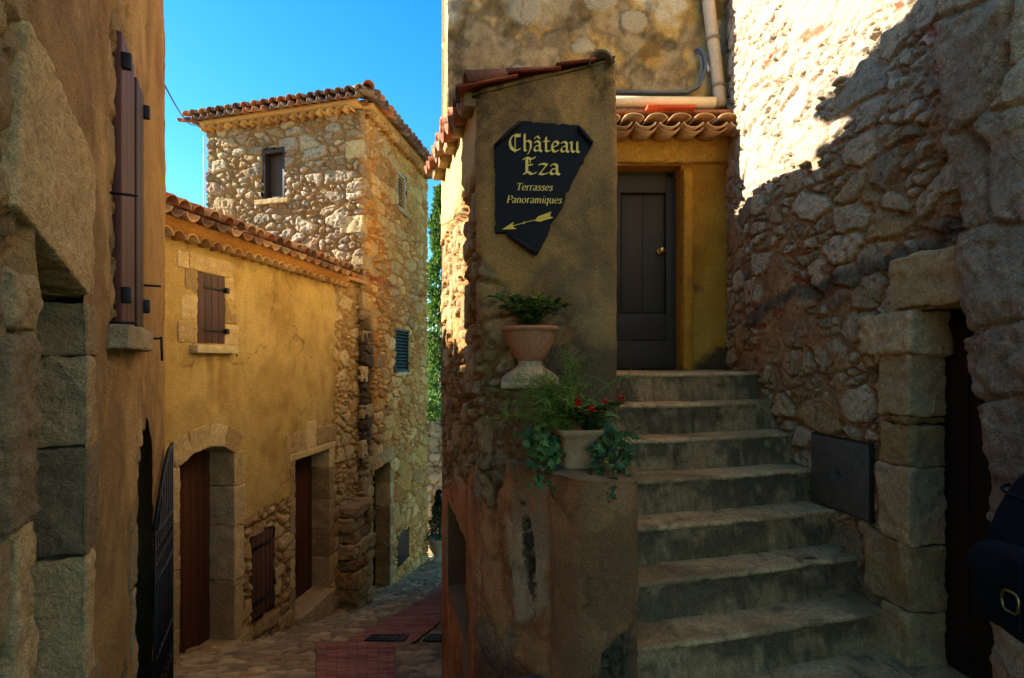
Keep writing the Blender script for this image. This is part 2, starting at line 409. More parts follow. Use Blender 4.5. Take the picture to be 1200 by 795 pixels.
def prism(mb, fr, s0, s1, prof, col, seed=1, res=0.05, amp=0.006):
    """profile (n,z) swept along the wall, roughened"""
    ns = max(2, int((s1 - s0) / res)); S = np.linspace(s0, s1, ns)
    Pn = []
    for k in range(len(prof) - 1):
        a, b = np.array(prof[k]), np.array(prof[k + 1]); m = max(1, int(np.linalg.norm(b - a) / res))
        Pn += [a + (b - a) * q / m for q in range(m)]
    Pn.append(np.array(prof[-1])); Pn = np.array(Pn)
    SS, NN = np.meshgrid(S, Pn[:, 0], indexing='ij'); _, ZZ = np.meshgrid(S, Pn[:, 1], indexing='ij')
    nz = fbm(SS * 6, NN * 6, ZZ * 6, seed, 4)
    NN = NN + nz * amp * 1.5
    W = np.stack([fr.o[0] + fr.t[0] * SS + fr.n[0] * NN, fr.o[1] + fr.t[1] * SS + fr.n[1] * NN, ZZ + nz * amp], -1)
    cc = np.asarray(col) * (1 + 0.3 * fbm(SS * 3, NN * 9, ZZ * 5, seed + 3, 4))[..., None]
    mb.grid(W, np.clip(cc, .003, .9))
    for q in (0, -1):
        mb.add(W[q], [tuple(range(len(Pn)))], col)
def leaf_mesh(mb, P, D, U, ln, wd, col, shape='oval', fold=0.25, droop=0.2):
    """one leaf: base P, direction D, up U"""
    D = D / (np.linalg.norm(D) + 1e-9); Sd = np.cross(D, U); Sd /= np.linalg.norm(Sd) + 1e-9; U = np.cross(Sd, D)
    if shape == 'oval': pr = [(0, 0), (.25, .38), (.55, .5), (.8, .3), (1, 0)]
    elif shape == 'lance': pr = [(0, 0), (.3, .5), (.6, .42), (1, 0)]
    elif shape == 'round': pr = [(0, .12), (.15, .5), (.5, .62), (.85, .45), (1, 0)]
    else: pr = [(0, .2), (.12, .62), (.4, .36), (.52, .66), (.7, .28), (1, 0)]     # ivy lobes
    mid = [P + D * ln * t - U * ln * droop * t * t for t, _ in pr]
    V = []; 
    for m_, (t, wv) in zip(mid, pr): V.append(m_)
    for sg in (1, -1):
        for m_, (t, wv) in zip(mid, pr): V.append(m_ + Sd * sg * wv * wd + U * fold * wv * wd)
    n = len(pr); f = []
    for k in range(n - 1):
        f.append((k, k + 1, n + k + 1, n + k)); f.append((k, 2 * n + k, 2 * n + k + 1, k + 1))
    mb.add(V, f, col)
def rv(rng, s=1.0): return np.array([rng.gauss(0, s), rng.gauss(0, s), rng.gauss(0, s)])

# ================================================================== ground
def zs(y):
    y = np.asarray(y, float)
    a = -1.5 - 0.288 * (y - 5.3); a = np.where(y < 5.3, -1.5 + (5.3 - y) * 0.42, a)
    a = np.where(y > 9.5, -2.71 - 0.17 * (y - 9.5), a)
    a = a + 0.05 * (1 - sst(6.15, 6.19, y))
    return np.minimum(a, 0.19)
def zg(x, y):
    f = sst(-1.1, 0.15, x) * (1 - sst(2.3, 3.2, y))
    return zs(y) * (1 - f) + 0.19 * f
COB = [hx(184, 156, 114), hx(152, 128, 96), hx(204, 174, 128), hx(134, 112, 84), hx(172, 136, 92)]
def lane_patch(mb, x0, x1, y0, y1, res, seed):
    X, Y = np.meshgrid(np.arange(x0, x1, res), np.arange(y0, y1, res * 1.25), indexing='ij')
    h, c = rubble(X, Y, 0.22, 0.17, seed, COB, hx(120, 100, 70), 0.026, 0.06, 0.22, jit=.46, warp=.2)
    mb.grid(np.stack([X, Y, zg(X, Y) + h], -1), c)
m = MB(); lane_patch(m, -4.6, 0.6, 4.4, 19, 0.03, 400)
lane_lower = m.build('cobbled_lane', M_GROUND); tag(lane_lower, kind='structure')
m = MB()
X, Y = np.meshgrid(np.arange(-4.6, 3.2, 0.08), np.arange(-4, 4.45, 0.08), indexing='ij')
hh = fbm(X * 2, Y * 2, 0, 5, 4) * 0.02
m.grid(np.stack([X, Y, zg(X, Y) + hh * 0.6 - 0.006], -1), cmix(hx(120, 106, 84), hx(84, 80, 62), 0.5 + hh * 20))
tag(m.build('stone_floor', M_GROUND), kind='structure')
m = MB()
ang = np.linspace(0, 2 * np.pi, 60); rad = np.array([0, 8, 20, 60, 200, 800, 2500])
A_, Rr = np.meshgrid(ang, rad, indexing='ij')
m.grid(np.stack([Rr * np.cos(A_), Rr * np.sin(A_) + 6, -6.5 - Rr * 0.02 + 0 * A_], -1), hx(110, 112, 74))
tag(m.build('hillside_terrain', M_GROUND), kind='structure')
# red brick strip down the lane
def strip_x(y): return -2.0 + (y - 6.2) * 0.125
m = MB()
for near in (True, False):
    T_, Y = np.meshgrid(np.arange(0.0, .84, 0.013), np.arange(4.3 if near else 6.26, 6.10 if near else 13.5, 0.018), indexing='ij')
    X = (-.37 * Y + T_ / .83 * .147 * Y) if near else strip_x(Y) + T_
    row = np.floor(Y / 0.075); uu = T_ / 0.22 + 0.5 * np.mod(row, 2); ii = np.floor(uu)
    eu = np.minimum(uu - ii, 1 - uu + ii) * 0.22; ev = np.minimum(Y / 0.075 - row, 1 - Y / 0.075 + row) * 0.075
    e = sst(0.002, 0.010, np.minimum(eu, ev)); rn = _h(ii, row, ii * 0, 77); e = e * 1.0
    nn = fbm(X * 3, Y * 3, 0, 91, 4)
    col = cmix(hx(96, 66, 54), pal([hx(160, 96, 78), hx(172, 114, 94), hx(142, 86, 72)], rn), e) * (1 + .35 * nn + .5 * (_h(ii, row, ii * 0, 78) - .5))[..., None]
    m.grid(np.stack([X, Y, zg(X, Y) + 0.040 + e * 0.006 + .004 * rn + fbm(X * 4, Y * 4, 2, 8, 3) * .006], -1), col)
tag(m.build('brick_paving', M_GROUND), kind='structure')
# drain covers
def drain(px0, px1, py, label):
    y = 6.42; th = thing('drain_cover', (0, 0, 0), label, 'drain cover', 'drain covers in the lane')
    y = 6.45
    x0, x1 = (px0 - CX) / F * y, (px1 - CX) / F * y
    th.location = ((x0 + x1) / 2, y, zs(y))
    sl = -0.288; ax = np.array([[1, 0, 0], [0, 1, sl] / np.hypot(1, sl), [0, -sl, 1] / np.hypot(1, sl)])
    c0 = np.array([(x0 + x1) / 2, y, float(zs(y)) + 0.055]); g = hx(52, 52, 52)
    m = MB(); hw, hd = (x1 - x0) / 2, 0.17
    for sg in (1, -1):
        bx(m, c0 + ax[0] * sg * (hw - .015), ax, (.015, hd, .012), g); bx(m, c0 + ax[1] * sg * (hd - .015), ax, (hw - .031, .015, .012), g)
    m.build('frame', M_METAL, th)
    m = MB()
    for k in range(9): bx(m, c0 + ax[0] * (-hw + .045 + (2 * hw - .09) * k / 8), ax, (.013, hd - .032, .009), g * .8)
    bx(m, c0 - ax[2] * .02, ax, (hw - .03, hd - .03, .006), hx(20, 20, 20))
    m.build('grate', M_METAL, th)
drain(431, 477, 754, 'dark iron drain grate set in the red brick strip of the lane')
drain(498, 540, 756, 'dark iron drain grate in the lane right against the corner house')

# ================================================================== ochre house (left, long facade with two doors)
OCH = [hx(160, 126, 62), hx(190, 154, 82), hx(206, 170, 96), hx(176, 140, 72), hx(216, 186, 122)]
PALE = [hx(196, 178, 138), hx(176, 158, 120), hx(206, 190, 154), hx(160, 140, 104), hx(188, 160, 112)]
PALE = [g * np.array([1.10, .94, .68]) for g in PALE]
FA = Frame((-4.203 + .161 * 3.9, 3.9), (.161, 1))
house = thing('ochre_house', (*FA.o, -1.5), 'ochre plastered house with two brown doors and one small shuttered window, tiled eave', 'house')
sA = FA.s_at
D1 = (sA(208), sA(272)); D1z = (-1.62, 0.52, 0.67)
D2 = (sA(344), sA(384)); D2z = (-1.95, 0.225)
HT = (sA(292.5), sA(320.5)); HTz = (-1.58, -0.52)
WN = (sA(229), sA(261)); WNz = (FA.z_at(229, 403), FA.z_at(229, 318))
LA = 5.62
def arch_top(s): 
    c = (D1[0] + D1[1]) / 2; hw = (D1[1] - D1[0]) / 2
    return D1z[1] + (D1z[2] - D1z[1]) * np.sqrt(np.clip(1 - ((s - c) / hw) ** 2, 0, 1))
hole1 = lambda s, z: (s > D1[0]) & (s < D1[1]) & (z > D1z[0] - 3) & (z < arch_top(s))
def surfA(S, Z):
    S = S - 1.1
    ph, pc = plaster(S, Z, 11, OCH, 1.0, 0.006)
    rh, rc = rubble2(S, Z, 0.30, 0.18, 21, PALE, hx(170, 128, 72), 0.034, 0.07, 0.09, .5)
    n = fbm(S * 2.5, Z * 2.5, 0, 31, 4)
    lo = sst(-0.22, -0.30, Z + n * 0.07)                       # bare rubble along the foot of the wall
    q = np.maximum(lo, sst(sA(388) + 0.0, sA(392), S + n * 0.14) * sst(3.0, 2.8, Z))
    drip = sst(0.35, 0.75, fbm(S * 5, Z * 0.7, 0, 71, 4) + 0.1) * 0.35     # streaks below the eave
    pc = cmix(pc, hx(128, 88, 36), drip * sst(0.5, 2.8, Z))
    crk = sst(.018, .0, np.abs(fbm(S * .9, Z * .9, 5, 73, 4))) * sst(-.1, .2, n); pc = cmix(pc, hx(96, 66, 30), crk * .6); ph = ph - crk * .004
    rp_ = sst(.20, .24, fbm(S * 1.1, Z * 1.1, 8, 75, 4)); pc = cmix(pc, pc * np.array([1.12, 1.16, 1.25]), rp_ * .8); ph = ph + rp_ * .004
    run = sst(.2, .06, np.abs(S - (WN[0] + WN[1]) / 2 + .05 * n)) * sst(WNz[0] - .9, WNz[0] - .1, Z) * (Z < WNz[0]) * sst(-.2, .4, fbm(S * 16, Z * 1.5, 0, 77, 3)); pc = cmix(pc, hx(110, 78, 38), run * .55)
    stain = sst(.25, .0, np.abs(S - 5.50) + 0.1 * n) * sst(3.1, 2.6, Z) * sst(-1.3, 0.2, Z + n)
    m_ = sst(0.4, 0.6, q)
    h = (0.022 + ph) * (1 - m_) + rh * m_
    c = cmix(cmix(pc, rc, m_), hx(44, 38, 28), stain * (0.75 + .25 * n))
    return h, c
m = MB()
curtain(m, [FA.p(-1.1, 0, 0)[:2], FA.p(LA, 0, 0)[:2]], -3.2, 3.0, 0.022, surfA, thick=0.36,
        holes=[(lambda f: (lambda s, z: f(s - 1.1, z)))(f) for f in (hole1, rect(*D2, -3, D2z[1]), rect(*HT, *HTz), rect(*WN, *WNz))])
bx(m, FA.p(LA / 2 - .55, -2.1, 0.0), FA.ax, (LA / 2 + .54, 1.7, 2.98), OCH[1])
m.build('wall', M_PLAST, house)
rng = random.Random(5)
# eave: mortar band, lower row of tiles, roof
GEN = [hx(182, 140, 84), hx(198, 160, 100), hx(164, 122, 74)]
m = MB()
prism(m, FA, -1, 4.92, [(-.02, 2.86), (.06, 2.885), (.12, 2.93), (.15, 2.98), (.17, 3.02), (-.02, 3.05)], hx(206, 150, 76), 3)
genoise(m, FA, -1, 4.9, 2.79, 0.17, 0.168, rng, GEN)
m.build('cornice', M_TILE, house)
m = MB()
upv = np.array([*(-FA.n), 0.30])
roof(m, FA.p(-1.0, 0.22, 3.0), (*FA.t, 0), 31, upv, 8, rng=rng)
roof(m, FA.p(4.88, 0.02, 3.06), (*FA.t, 0), 4, upv, 8, rng=rng)
bx(m, FA.p(LA / 2, -1.32, 3.0 + 0.30 * 1.45 - .03), np.array([[*FA.t, 0], [*FA.n / 1.044, -.287], [*FA.n * .287, .958]]), (LA / 2, 1.52, .03), hx(190, 140, 84))
m.build('roof', M_TILE, house)
# arched door
AX = FA.ax
def voussoir_arch(mb, fr, s0, s1, zsp, zap, wid, n0, n1, k, seed, cols, rng, rough=.010):
    c = (s0 + s1) / 2; hw = (s1 - s0) / 2
    rise = zap - zsp; Rr = (hw * hw + rise * rise) / (2 * rise); cz = zap - Rr; a0 = math.asin(hw / Rr)
    for i in range(k):
        a = -a0 + (i + .5) * 2 * a0 / k; rm = Rr + wid / 2
        ctr = fr.p(c + rm * math.sin(a), (n0 + n1) / 2, cz + rm * math.cos(a))
        ca, sa_ = math.cos(a), math.sin(a)
        t3 = np.array([*fr.t, 0]); z3 = np.array([0, 0, 1.0])
        ax = np.array([t3 * ca - z3 * sa_, [*fr.n, 0], t3 * sa_ + z3 * ca])
        block(mb, ctr, ax, (rm * a0 / k * 1.0 - .003, (n1 - n0) / 2, wid / 2), seed + i, cols[i % len(cols)] * rng.uniform(.85, 1.1), rough=rough, rnd=.010)
m = MB(); rng = random.Random(8)
voussoir_arch(m, FA, D1[0] - .02, D1[1] + .02, D1z[1], D1z[2], 0.24, -.32, .035, 4, 60, PALE, rng)
for side in (0, 1):
    z = -2.1
    while z < D1z[1] - .02:
        hgt = min(rng.uniform(.38, .75), D1z[1] + .03 - z); wd = rng.uniform(.15, .2)
        if side: FA.block(m, D1[1], D1[1] + wd, -.33, .032, z, z + hgt - .008, int(z * 90) + 7, PALE[rng.randrange(3)] * rng.uniform(.8, 1), rough=.010)
        else: FA.block(m, D1[0] - wd, D1[0], -.33, .032, z, z + hgt - .008, int(z * 90) + 3, PALE[rng.randrange(3)] * rng.uniform(.8, 1), rough=.010)
        z += hgt
m.build('door_surround', M_BLOCK, house)
def plank_door(fr, s0, s1, n, z0, z1, k, col, parent, name='door', top=None, th=.02):
    m = MB(); wd = (s1 - s0) / k
    for i in range(k):
        zt = z1 if top is None else float(top(s0 + (i + .5) * wd))
        fr.box(m, s0 + i * wd + .002, s0 + (i + 1) * wd - .002, n - th, n + th * .6, z0, zt, np.asarray(col) * (0.86 + .28 * random.random()), bev=.006)
    return m.build(name, M_WOOD, parent)
d = plank_door(FA, D1[0] - .05, D1[1] + .05, -.30, -1.64, .68, 8, hx(84, 46, 26), house)
m = MB(); FA.block(m, D1[0] - .02, D1[1] + .02, -.34, .10, -2.0, -1.62, 12, hx(186, 156, 112), rough=.006); m.build('doorstep', M_BLOCK, house); m = MB()
FA.block(m, D2[0] - .02, D2[1] + .02, -.34, .12, -2.4, -1.95, 13, hx(186, 156, 112), rough=.006)
m.build('doorstep', M_BLOCK, house)
# second door
m = MB(); rng = random.Random(18)
for side in (0, 1):
    z = -2.4
    while z < D2z[1] - .02:
        hgt = min(rng.uniform(.3, .55), D2z[1] - z); wd = rng.uniform(.14, .22)
        a = (D2[1], D2[1] + wd) if side else (D2[0] - wd * .7, D2[0])
        FA.block(m, *a, -.30, .03, z, z + hgt - .008, int(z * 70) + side, PALE[rng.randrange(4)] * rng.uniform(.8, 1), rough=.014)
        z += hgt
FA.block(m, D2[0] - .14, D2[1] + .2, -.30, .034, D2z[1], D2z[1] + .1, 33, PALE[0], rough=.008)
for (a, b, z0, z1, q) in ((-.22, .28, .33, .62, 1), (.285, .56, .33, .72, 2), (.57, 1.16, .33, .60, 3)):
    FA.block(m, D2[0] + a, D2[0] + b, -.08, .03, z0, z1, 40 + q, PALE[q], rough=.012)
m.build('door_surround', M_BLOCK, house)
plank_door(FA, D2[0] - .03, D2[1] + .03, -.28, -1.97, D2z[1], 7, hx(78, 42, 24), house)
# low hatch
h_ = plank_door(FA, HT[0] + .01, HT[1] - .01, .0, HTz[0] + .01, HTz[1] - .01, 5, hx(84, 50, 30), house, 'hatch')
for zz in (HTz[0] + .2, HTz[1] - .18):
    m = MB(); FA.box(m, HT[0] + .02, HT[1] - .04, .013, .021, zz - .025, zz + .025, hx(30, 26, 24)); m.build('hinge', M_METAL, h_)
# window
m = MB(); rng = random.Random(4)
FA.block(m, WN[0] - .27, WN[0] - .12, -.1, .03, WNz[1] + .005, WNz[1] + .17, 1, PALE[2]); FA.block(m, WN[0] - .115, WN[1] + .15, -.1, .034, WNz[1] + .005, WNz[1] + .18, 2, PALE[0])
zz = WNz[0]; rows = [.24, .27, .26]
for k, hgt in enumerate(rows):
    wl = (.26, .22, .17)[k]; wr = (.23, .2, .16)[k]
    FA.block(m, WN[0] - wl, WN[0] - .004, -.16, .03, zz + .004, zz + hgt - .012, 5 + k, PALE[(k + 1) % 4], rough=.014)
    FA.block(m, WN[1] + .004, WN[1] + wr, -.16, .03, zz + .004, zz + hgt - .012, 15 + k, PALE[(k + 2) % 4], rough=.014)
    zz += hgt
m.build('window_surround', M_BLOCK, house)
m = MB(); FA.block(m, WN[0] - .1, WN[1] + .12, -.12, .11, WNz[0] - .10, WNz[0] - .012, 9, hx(208, 186, 136), rough=.007); m.build('window_sill', M_BLOCK, house)
sh_ = plank_door(FA, WN[0] + .008, WN[1] - .004, .012, WNz[0] + .005, WNz[1] - .005, 4, hx(78, 50, 42), house, 'shutter')
for zz in (WNz[0] + .15, WNz[1] - .15):
    m = MB(); FA.box(m, WN[0] + .09, WN[1] + .0, .026, .033, zz - .014, zz + .014, hx(34, 28, 26)); FA.box(m, WN[1] - .01, WN[1] + .04, .026, .06, zz - .03, zz + .03, hx(34, 28, 26), .008)
    m.build('hinge', M_METAL, sh_)
m = MB()
tube(m, [FA.p(WN[1] + .13, .0, WNz[0] - .03), FA.p(WN[1] + .13, .07, WNz[0] - .03)], .006, hx(24, 20, 20))
tube(m, [FA.p(WN[1] + .13, .07, WNz[0] - .02), FA.p(WN[1] + .135, .075, WNz[0] - .13)], .007, hx(24, 20, 20))
m.build('shutter_hook', M_METAL, house)

# ================================================================== stone tower
TW = [hx(196, 186, 166), hx(170, 160, 142), hx(208, 194, 164), hx(150, 138, 118), hx(186, 160, 118), hx(214, 206, 188), hx(160, 118, 84)]
TW = [g * np.array([.94, .85, .72]) for g in TW]
c0 = np.array([-2.64, 9.3]); dl = np.array([-.965, .261]); dr = np.array([.159, .987])
FT = Frame(c0, dr); FL = Frame(c0 + dl * 3.31, -dl)       # right face / left face (s runs towards the corner)
tower = thing('stone_tower', (*c0, -2.7), 'square rubble stone tower house with low tiled roof at the end of the ochre house', 'tower')
LL, LT = 3.31, 3.55
zTop = 6.02
wl = (3.31 - 2.066, 3.31 - 1.564); wlz = (4.58, 5.52)
def sT(px): return FT.s_at(px)
v1 = (sT(464), sT(474)); v1z = (4.76, 5.52); v2 = (sT(461.5), sT(477.5)); v2z = (1.35, 2.27)
td = (sT(435), sT(455)); tdz = (-2.75, -.39); vp = (sT(464), sT(478)); vpz = (-2.68, -2.02)
def surfT(S, Z):
    h, c = rubble2(S, Z, .40, .21, 210, TW, hx(170, 128, 74), .055, .07, .09, .38, .5)
    n = fbm(S * 1.3, Z * 1.3, 0, 222, 4)
    warm = sst(3.2, 3.6, S)                                   # warm bounced sunlight painted into the lane face colour, other face greyer
    c = c * cmix(np.array([.86, .84, .82]), np.array([1.0, 1.0, 1.0]), warm); c = cmix(c, c * np.array([1.42, 1.06, .56]), warm * sst(-.5, .3, n + .5))
    m_ = sst(.12, .3, n + fbm(S * 4, Z * 4, 3, 231, 3) * .3) * warm * .8       # mortar smeared over the stones
    pc = np.asarray(hx(210, 158, 78)) * (1 + .3 * fbm(S * 8, Z * 8, 0, 233, 4))[..., None]
    c = cmix(c, pc, m_ * .75); h = h * (1 - .5 * m_) + .018 * m_
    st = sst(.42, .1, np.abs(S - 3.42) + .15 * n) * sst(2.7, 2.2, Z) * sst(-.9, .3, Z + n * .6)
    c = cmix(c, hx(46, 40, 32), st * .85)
    br = sst(.06, .03, np.abs(Z - 3.15 - .12 * n)) * sst(.1, .2, fbm(S * 2, Z * 5, 0, 240, 3) + .1)
    c = cmix(c, hx(168, 92, 52), br * .8)
    return h, np.clip(c, 0, .9)
m = MB()
off = LL
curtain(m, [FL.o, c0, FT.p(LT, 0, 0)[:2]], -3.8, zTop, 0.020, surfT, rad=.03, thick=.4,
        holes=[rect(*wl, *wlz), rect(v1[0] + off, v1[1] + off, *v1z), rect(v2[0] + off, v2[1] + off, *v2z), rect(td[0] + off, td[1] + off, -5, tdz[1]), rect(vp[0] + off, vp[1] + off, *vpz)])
far_l, far_r = FL.o, FT.p(LT, 0, 0)[:2]
bk = far_l + (far_r - c0)
for a, b in ((far_r, bk), (bk, far_l)):
    m.quad((*a, -3.8), (*b, -3.8), (*b, zTop), (*a, zTop), TW[1])
m.quad((*(far_l), zTop - .02), (*c0, zTop - .02), (*far_r, zTop - .02), (*bk, zTop - .02), TW[1])
rng = random.Random(3)
for k in range(13):                                           # long corner stones
    zz = -2.6 + k * .66; hgt = rng.uniform(.22, .32)
    a, b = (rng.uniform(.12, .2), rng.uniform(.3, .42)) if k % 2 else (rng.uniform(.3, .42), rng.uniform(.12, .2))
    ctr = np.array([*(c0 + dl * (a / 2 - .02) + dr * (b / 2 - .02)), zz])
    ax = np.array([[*dl, 0], [*dr, 0], [0, 0, 1]])
    block(m, ctr, ax, (a / 2 + .02, b / 2 + .02, hgt / 2), 90 + k, PALE[k % 4] * .95, rough=.014, res=.04)
m.build('wall', M_STONE, tower)
# roof: hip over both faces
m = MB(); rng = random.Random(12)
TT = [hx(150, 92, 60), hx(170, 116, 78), hx(122, 86, 66), hx(140, 112, 86), hx(104, 82, 70)]
for fr, L_ in ((FL, LL), (FT, LT)):
    n = int((L_ + .5) / .19)
    p0 = fr.p(-.28, .30, zTop + .12)
    nrm2 = np.array([*(-fr.n), .30])
    for i in range(n):
        s = -.25 + i * .19
        rows = 4
        edge = (L_ + .25 - s) if fr is FL else (s + .25)
        rows = max(1, min(6, int(edge / .33)))
        roof(m, fr.p(s, .30, zTop + .10), (*fr.t, 0), 1, nrm2, rows, rng=rng, cols=TT)
apex = np.array([*((far_l + far_r) / 2), zTop + .75])
for a, b in ((far_l, c0), (c0, far_r), (far_r, bk), (bk, far_l)):
    o = 0.22
    e = lambda q: q + (q - apex[:2]) / np.linalg.norm(q - apex[:2]) * o
    m.add([(*e(a), zTop + .08), (*e(b), zTop + .08), apex], [(0, 1, 2)], hx(120, 84, 62))
    m.add([(*e(a), zTop + .05), (*e(b), zTop + .05), (apex[0], apex[1], zTop)], [(0, 2, 1)], hx(140, 100, 70))
hip0 = np.array([*(c0 + (c0 - apex[:2]) / np.linalg.norm(c0 - apex[:2]) * .42), zTop + .22])
hd_ = (apex + np.array([0, 0, .18]) - hip0); hl = np.linalg.norm(hd_); hd_ /= hl
sdv = np.cross(hd_, [0, 0, 1]); sdv /= np.linalg.norm(sdv)
for k in range(6):
    shell(m, hip0 + hd_ * (.42 + .38 * k), -hd_, sdv, np.cross(sdv, hd_), .44, .085, .10, .015, TT[k % 5])
m.build('roof', M_TILE, tower)
m = MB()
for fr, L_, a in ((FL, LL, 0), (FT, LT, 1)):
    prism(m, fr, -.02, L_ + .02, [(-.02, zTop - .0), (.10, zTop + .01), (.16, zTop + .04), (.22, zTop + .09), (-.02, zTop + .1)], hx(206, 168, 110), 4 + a)
    genoise(m, fr, 0, L_, zTop - .08, .20, .18, rng, GEN)
m.build('cornice', M_TILE, tower)
# tower windows
def louvre(fr, s, z, col, parent, n):
    m = MB(); w_ = .05
    fr.box(m, s[0], s[0] + w_, -.1, .03, *z, col); fr.box(m, s[1] - w_, s[1], -.1, .03, *z, col)
    fr.box(m, s[0] + w_, s[1] - w_, -.1, .03, z[1] - w_, z[1], col); fr.box(m, s[0] + w_, s[1] - w_, -.1, .03, z[0], z[0] + w_, col)
    o = m.build('shutter', M_WOOD, parent)
    m = MB()
    ax = np.array([[*fr.t, 0], [*(fr.n * .75), -.66], [*(fr.n * .66), .75]])
    for k in range(n):
        zz = z[0] + w_ + (k + .5) * (z[1] - z[0] - 2 * w_) / n
        bx(m, fr.p((s[0] + s[1]) / 2, -.012, zz), ax, ((s[1] - s[0]) / 2 - w_, .036, .006), np.asarray(col) * 1.05)
    m.build('slat', M_WOOD, o)
    m = MB(); fr.box(m, s[0] - .01, s[1] + .01, -.2, -.12, z[0], z[1], hx(14, 13, 12)); m.build('pane', M_METAL, parent)
    return o
louvre(FT, v1, v1z, hx(190, 164, 122), tower, 10)
louvre(FT, v2, v2z, hx(44, 60, 52), tower, 12)
m = MB(); FT.block(m, v1[0] - .1, v1[1] + .1, -.1, .10, v1z[0] - .09, v1z[0] - .005, 1, PALE[1]); m.build('window_sill', M_BLOCK, tower); m = MB(); FT.block(m, v2[0] - .03, v2[1] + .03, -.1, .07, v2z[0] - .06, v2z[0] - .003, 2, PALE[2]); m.build('window_sill', M_BLOCK, tower); m = MB()
FL.block(m, wl[0] - .12, wl[1] + .1, -.15, .09, wlz[0] - .10, wlz[0] - .005, 3, PALE[1], rough=.008)
m.build('window_sill', M_BLOCK, tower)
m = MB()
dk = hx(52, 38, 30)
FL.box(m, wl[0], wl[0] + .06, -.14, .012, *wlz, dk); FL.box(m, wl[1] - .06, wl[1], -.14, .012, *wlz, dk); FL.box(m, wl[0] + .06, wl[1] - .06, -.14, .012, wlz[1] - .08, wlz[1], dk); FL.box(m, wl[0] + .06, wl[1] - .06, -.14, .0, wlz[0], wlz[0] + .05, dk)
wf = m.build('window_frame', M_WOOD, tower)
m = MB(); FL.box(m, wl[0] + .05, wl[1] - .05, -.2, -.13, wlz[0] + .04, wlz[1] - .07, hx(78, 60, 44)); m.build('pane', M_WOOD, wf)
# tower door, surround and vent
m = MB(); rng = random.Random(28); z = -3.2
while z < tdz[1] - .03:
    hgt = min(rng.uniform(.26, .5), tdz[1] - z)
    FT.block(m, td[1], td[1] + rng.uniform(.14, .24), -.32, .04, z, z + hgt - .01, int(z * 50), PALE[rng.randrange(4)] * .9, rough=.016)
    FT.block(m, td[0] - rng.uniform(.12, .18), td[0], -.32, .03, z, z + hgt - .01, int(z * 50) + 9, PALE[rng.randrange(4)] * .8, rough=.016)
    z += hgt
FT.block(m, td[0] - .22, td[1] + .22, -.3, .045, tdz[1], tdz[1] + .26, 70, PALE[1] * .9, rough=.016)
m.build('door_surround', M_BLOCK, tower)
plank_door(FT, td[0] - .02, td[1] + .02, -.28, -2.9, tdz[1], 6, hx(30, 24, 20), tower)
m = MB(); FT.box(m, vp[0], vp[1], -.05, .03, *vpz, hx(30, 29, 29), .01)
for k in range(7): FT.box(m, vp[0] + .05, vp[1] - .05, .031, .04, vpz[0] + .08 + k * .08, vpz[0] + .1 + k * .08, hx(24, 24, 24))
m.build('vent_grille', M_METAL, tower)
# buttress of stacked stones at the foot of the tower
butt = MB(); rng = random.Random(44)
sB0, sB1 = (8.55 - 3.9) / .987, (9.27 - 3.9) / .987
FA.box(butt, sB0 + .05, sB1 - .05, -.1, .24, -3.2, -.85, hx(120, 92, 58))
z = -3.15
while z < -.82:
    hgt = rng.uniform(.16, .3)
    if z + hgt > -.8: hgt = -.75 - z
    cut = rng.uniform(.2, .5)
    col = PALE[rng.randrange(5)] * rng.uniform(.62, .85)
    FA.block(butt, sB0 + rng.uniform(-.03, .03), sB0 + cut, -.05, .31 + rng.uniform(-.04, .04), z, z + hgt - .02, int(z * 33), col, rough=.028, rnd=.025)
    FA.block(butt, sB0 + cut + .015, sB1 + rng.uniform(-.04, .03), -.05, .31 + rng.uniform(-.04, .04), z + .01, z + hgt - .02, int(z * 33) + 4, PALE[rng.randrange(5)] * rng.uniform(.62, .85), rough=.028, rnd=.025)
    if rng.random() < .3: FA.box(butt, sB0 + .1, sB0 + .45, .25, .325, z + .03, z + .09, hx(150, 80, 48), .008)
    z += hgt
butt.build('buttress', M_STONE, tower)
# small white meter pipe beside the tower's left edge
m = MB()
tube(m, [FL.p(-.05, .05, 4.0), FL.p(-.05, .05, 5.9)], .012, hx(220, 216, 206)); FL.box(m, -.17, -.06, -.1, .1, 4.05, 4.55, hx(224, 220, 212), .02)
m.build('downpipe', M_PVC, tower)
m = MB(); rng = random.Random(9)
e0 = FT.p(LT - .1, .30, zTop - .08); tube(m, [e0, e0 + np.array([.75, -.1, .02])], .035, hx(214, 206, 190)); m.build('gutter_outlet', M_PVC, tower)

# ================================================================== left house close to the camera
FB = Frame((-.54 - .517 * .2, .2), (-.517, 1))
lh = thing('rendered_house', (*FB.o, .1), 'near brown rendered house at the left edge with stone archway and tall brown shutter', 'house')
def sB(px, n=.036):
    f_ = Frame(FB.o + FB.n * n, FB.t); return f_.s_at(px)
BE = (3.6 - .2) / .8883
dw = (sB(44), sB(103)); dwz = 1.80; dap = 2.02
sw = (sB(141), sB(165.5)); swz = (1.76, 2.98)
gd = (sB(161), sB(181)); gdz = 1.02
BROWN = [hx(140, 104, 60), hx(168, 128, 74), hx(186, 144, 84), hx(154, 118, 70), hx(200, 160, 98)]
def arch_b(s): return 1.835 + (dw[1] - np.asarray(s)) * .20
def arch_g(s):
    c = (gd[0] + gd[1]) / 2; hw = (gd[1] - gd[0]) / 2
    return gdz - .05 + .32 * np.sqrt(np.clip(1 - ((s - c) / hw) ** 2, 0, 1))
GREY = [hx(150, 138, 112), hx(132, 122, 100), hx(168, 154, 122), hx(116, 106, 88)]
GREY = [g * np.array([1.22, .98, .68]) for g in GREY]
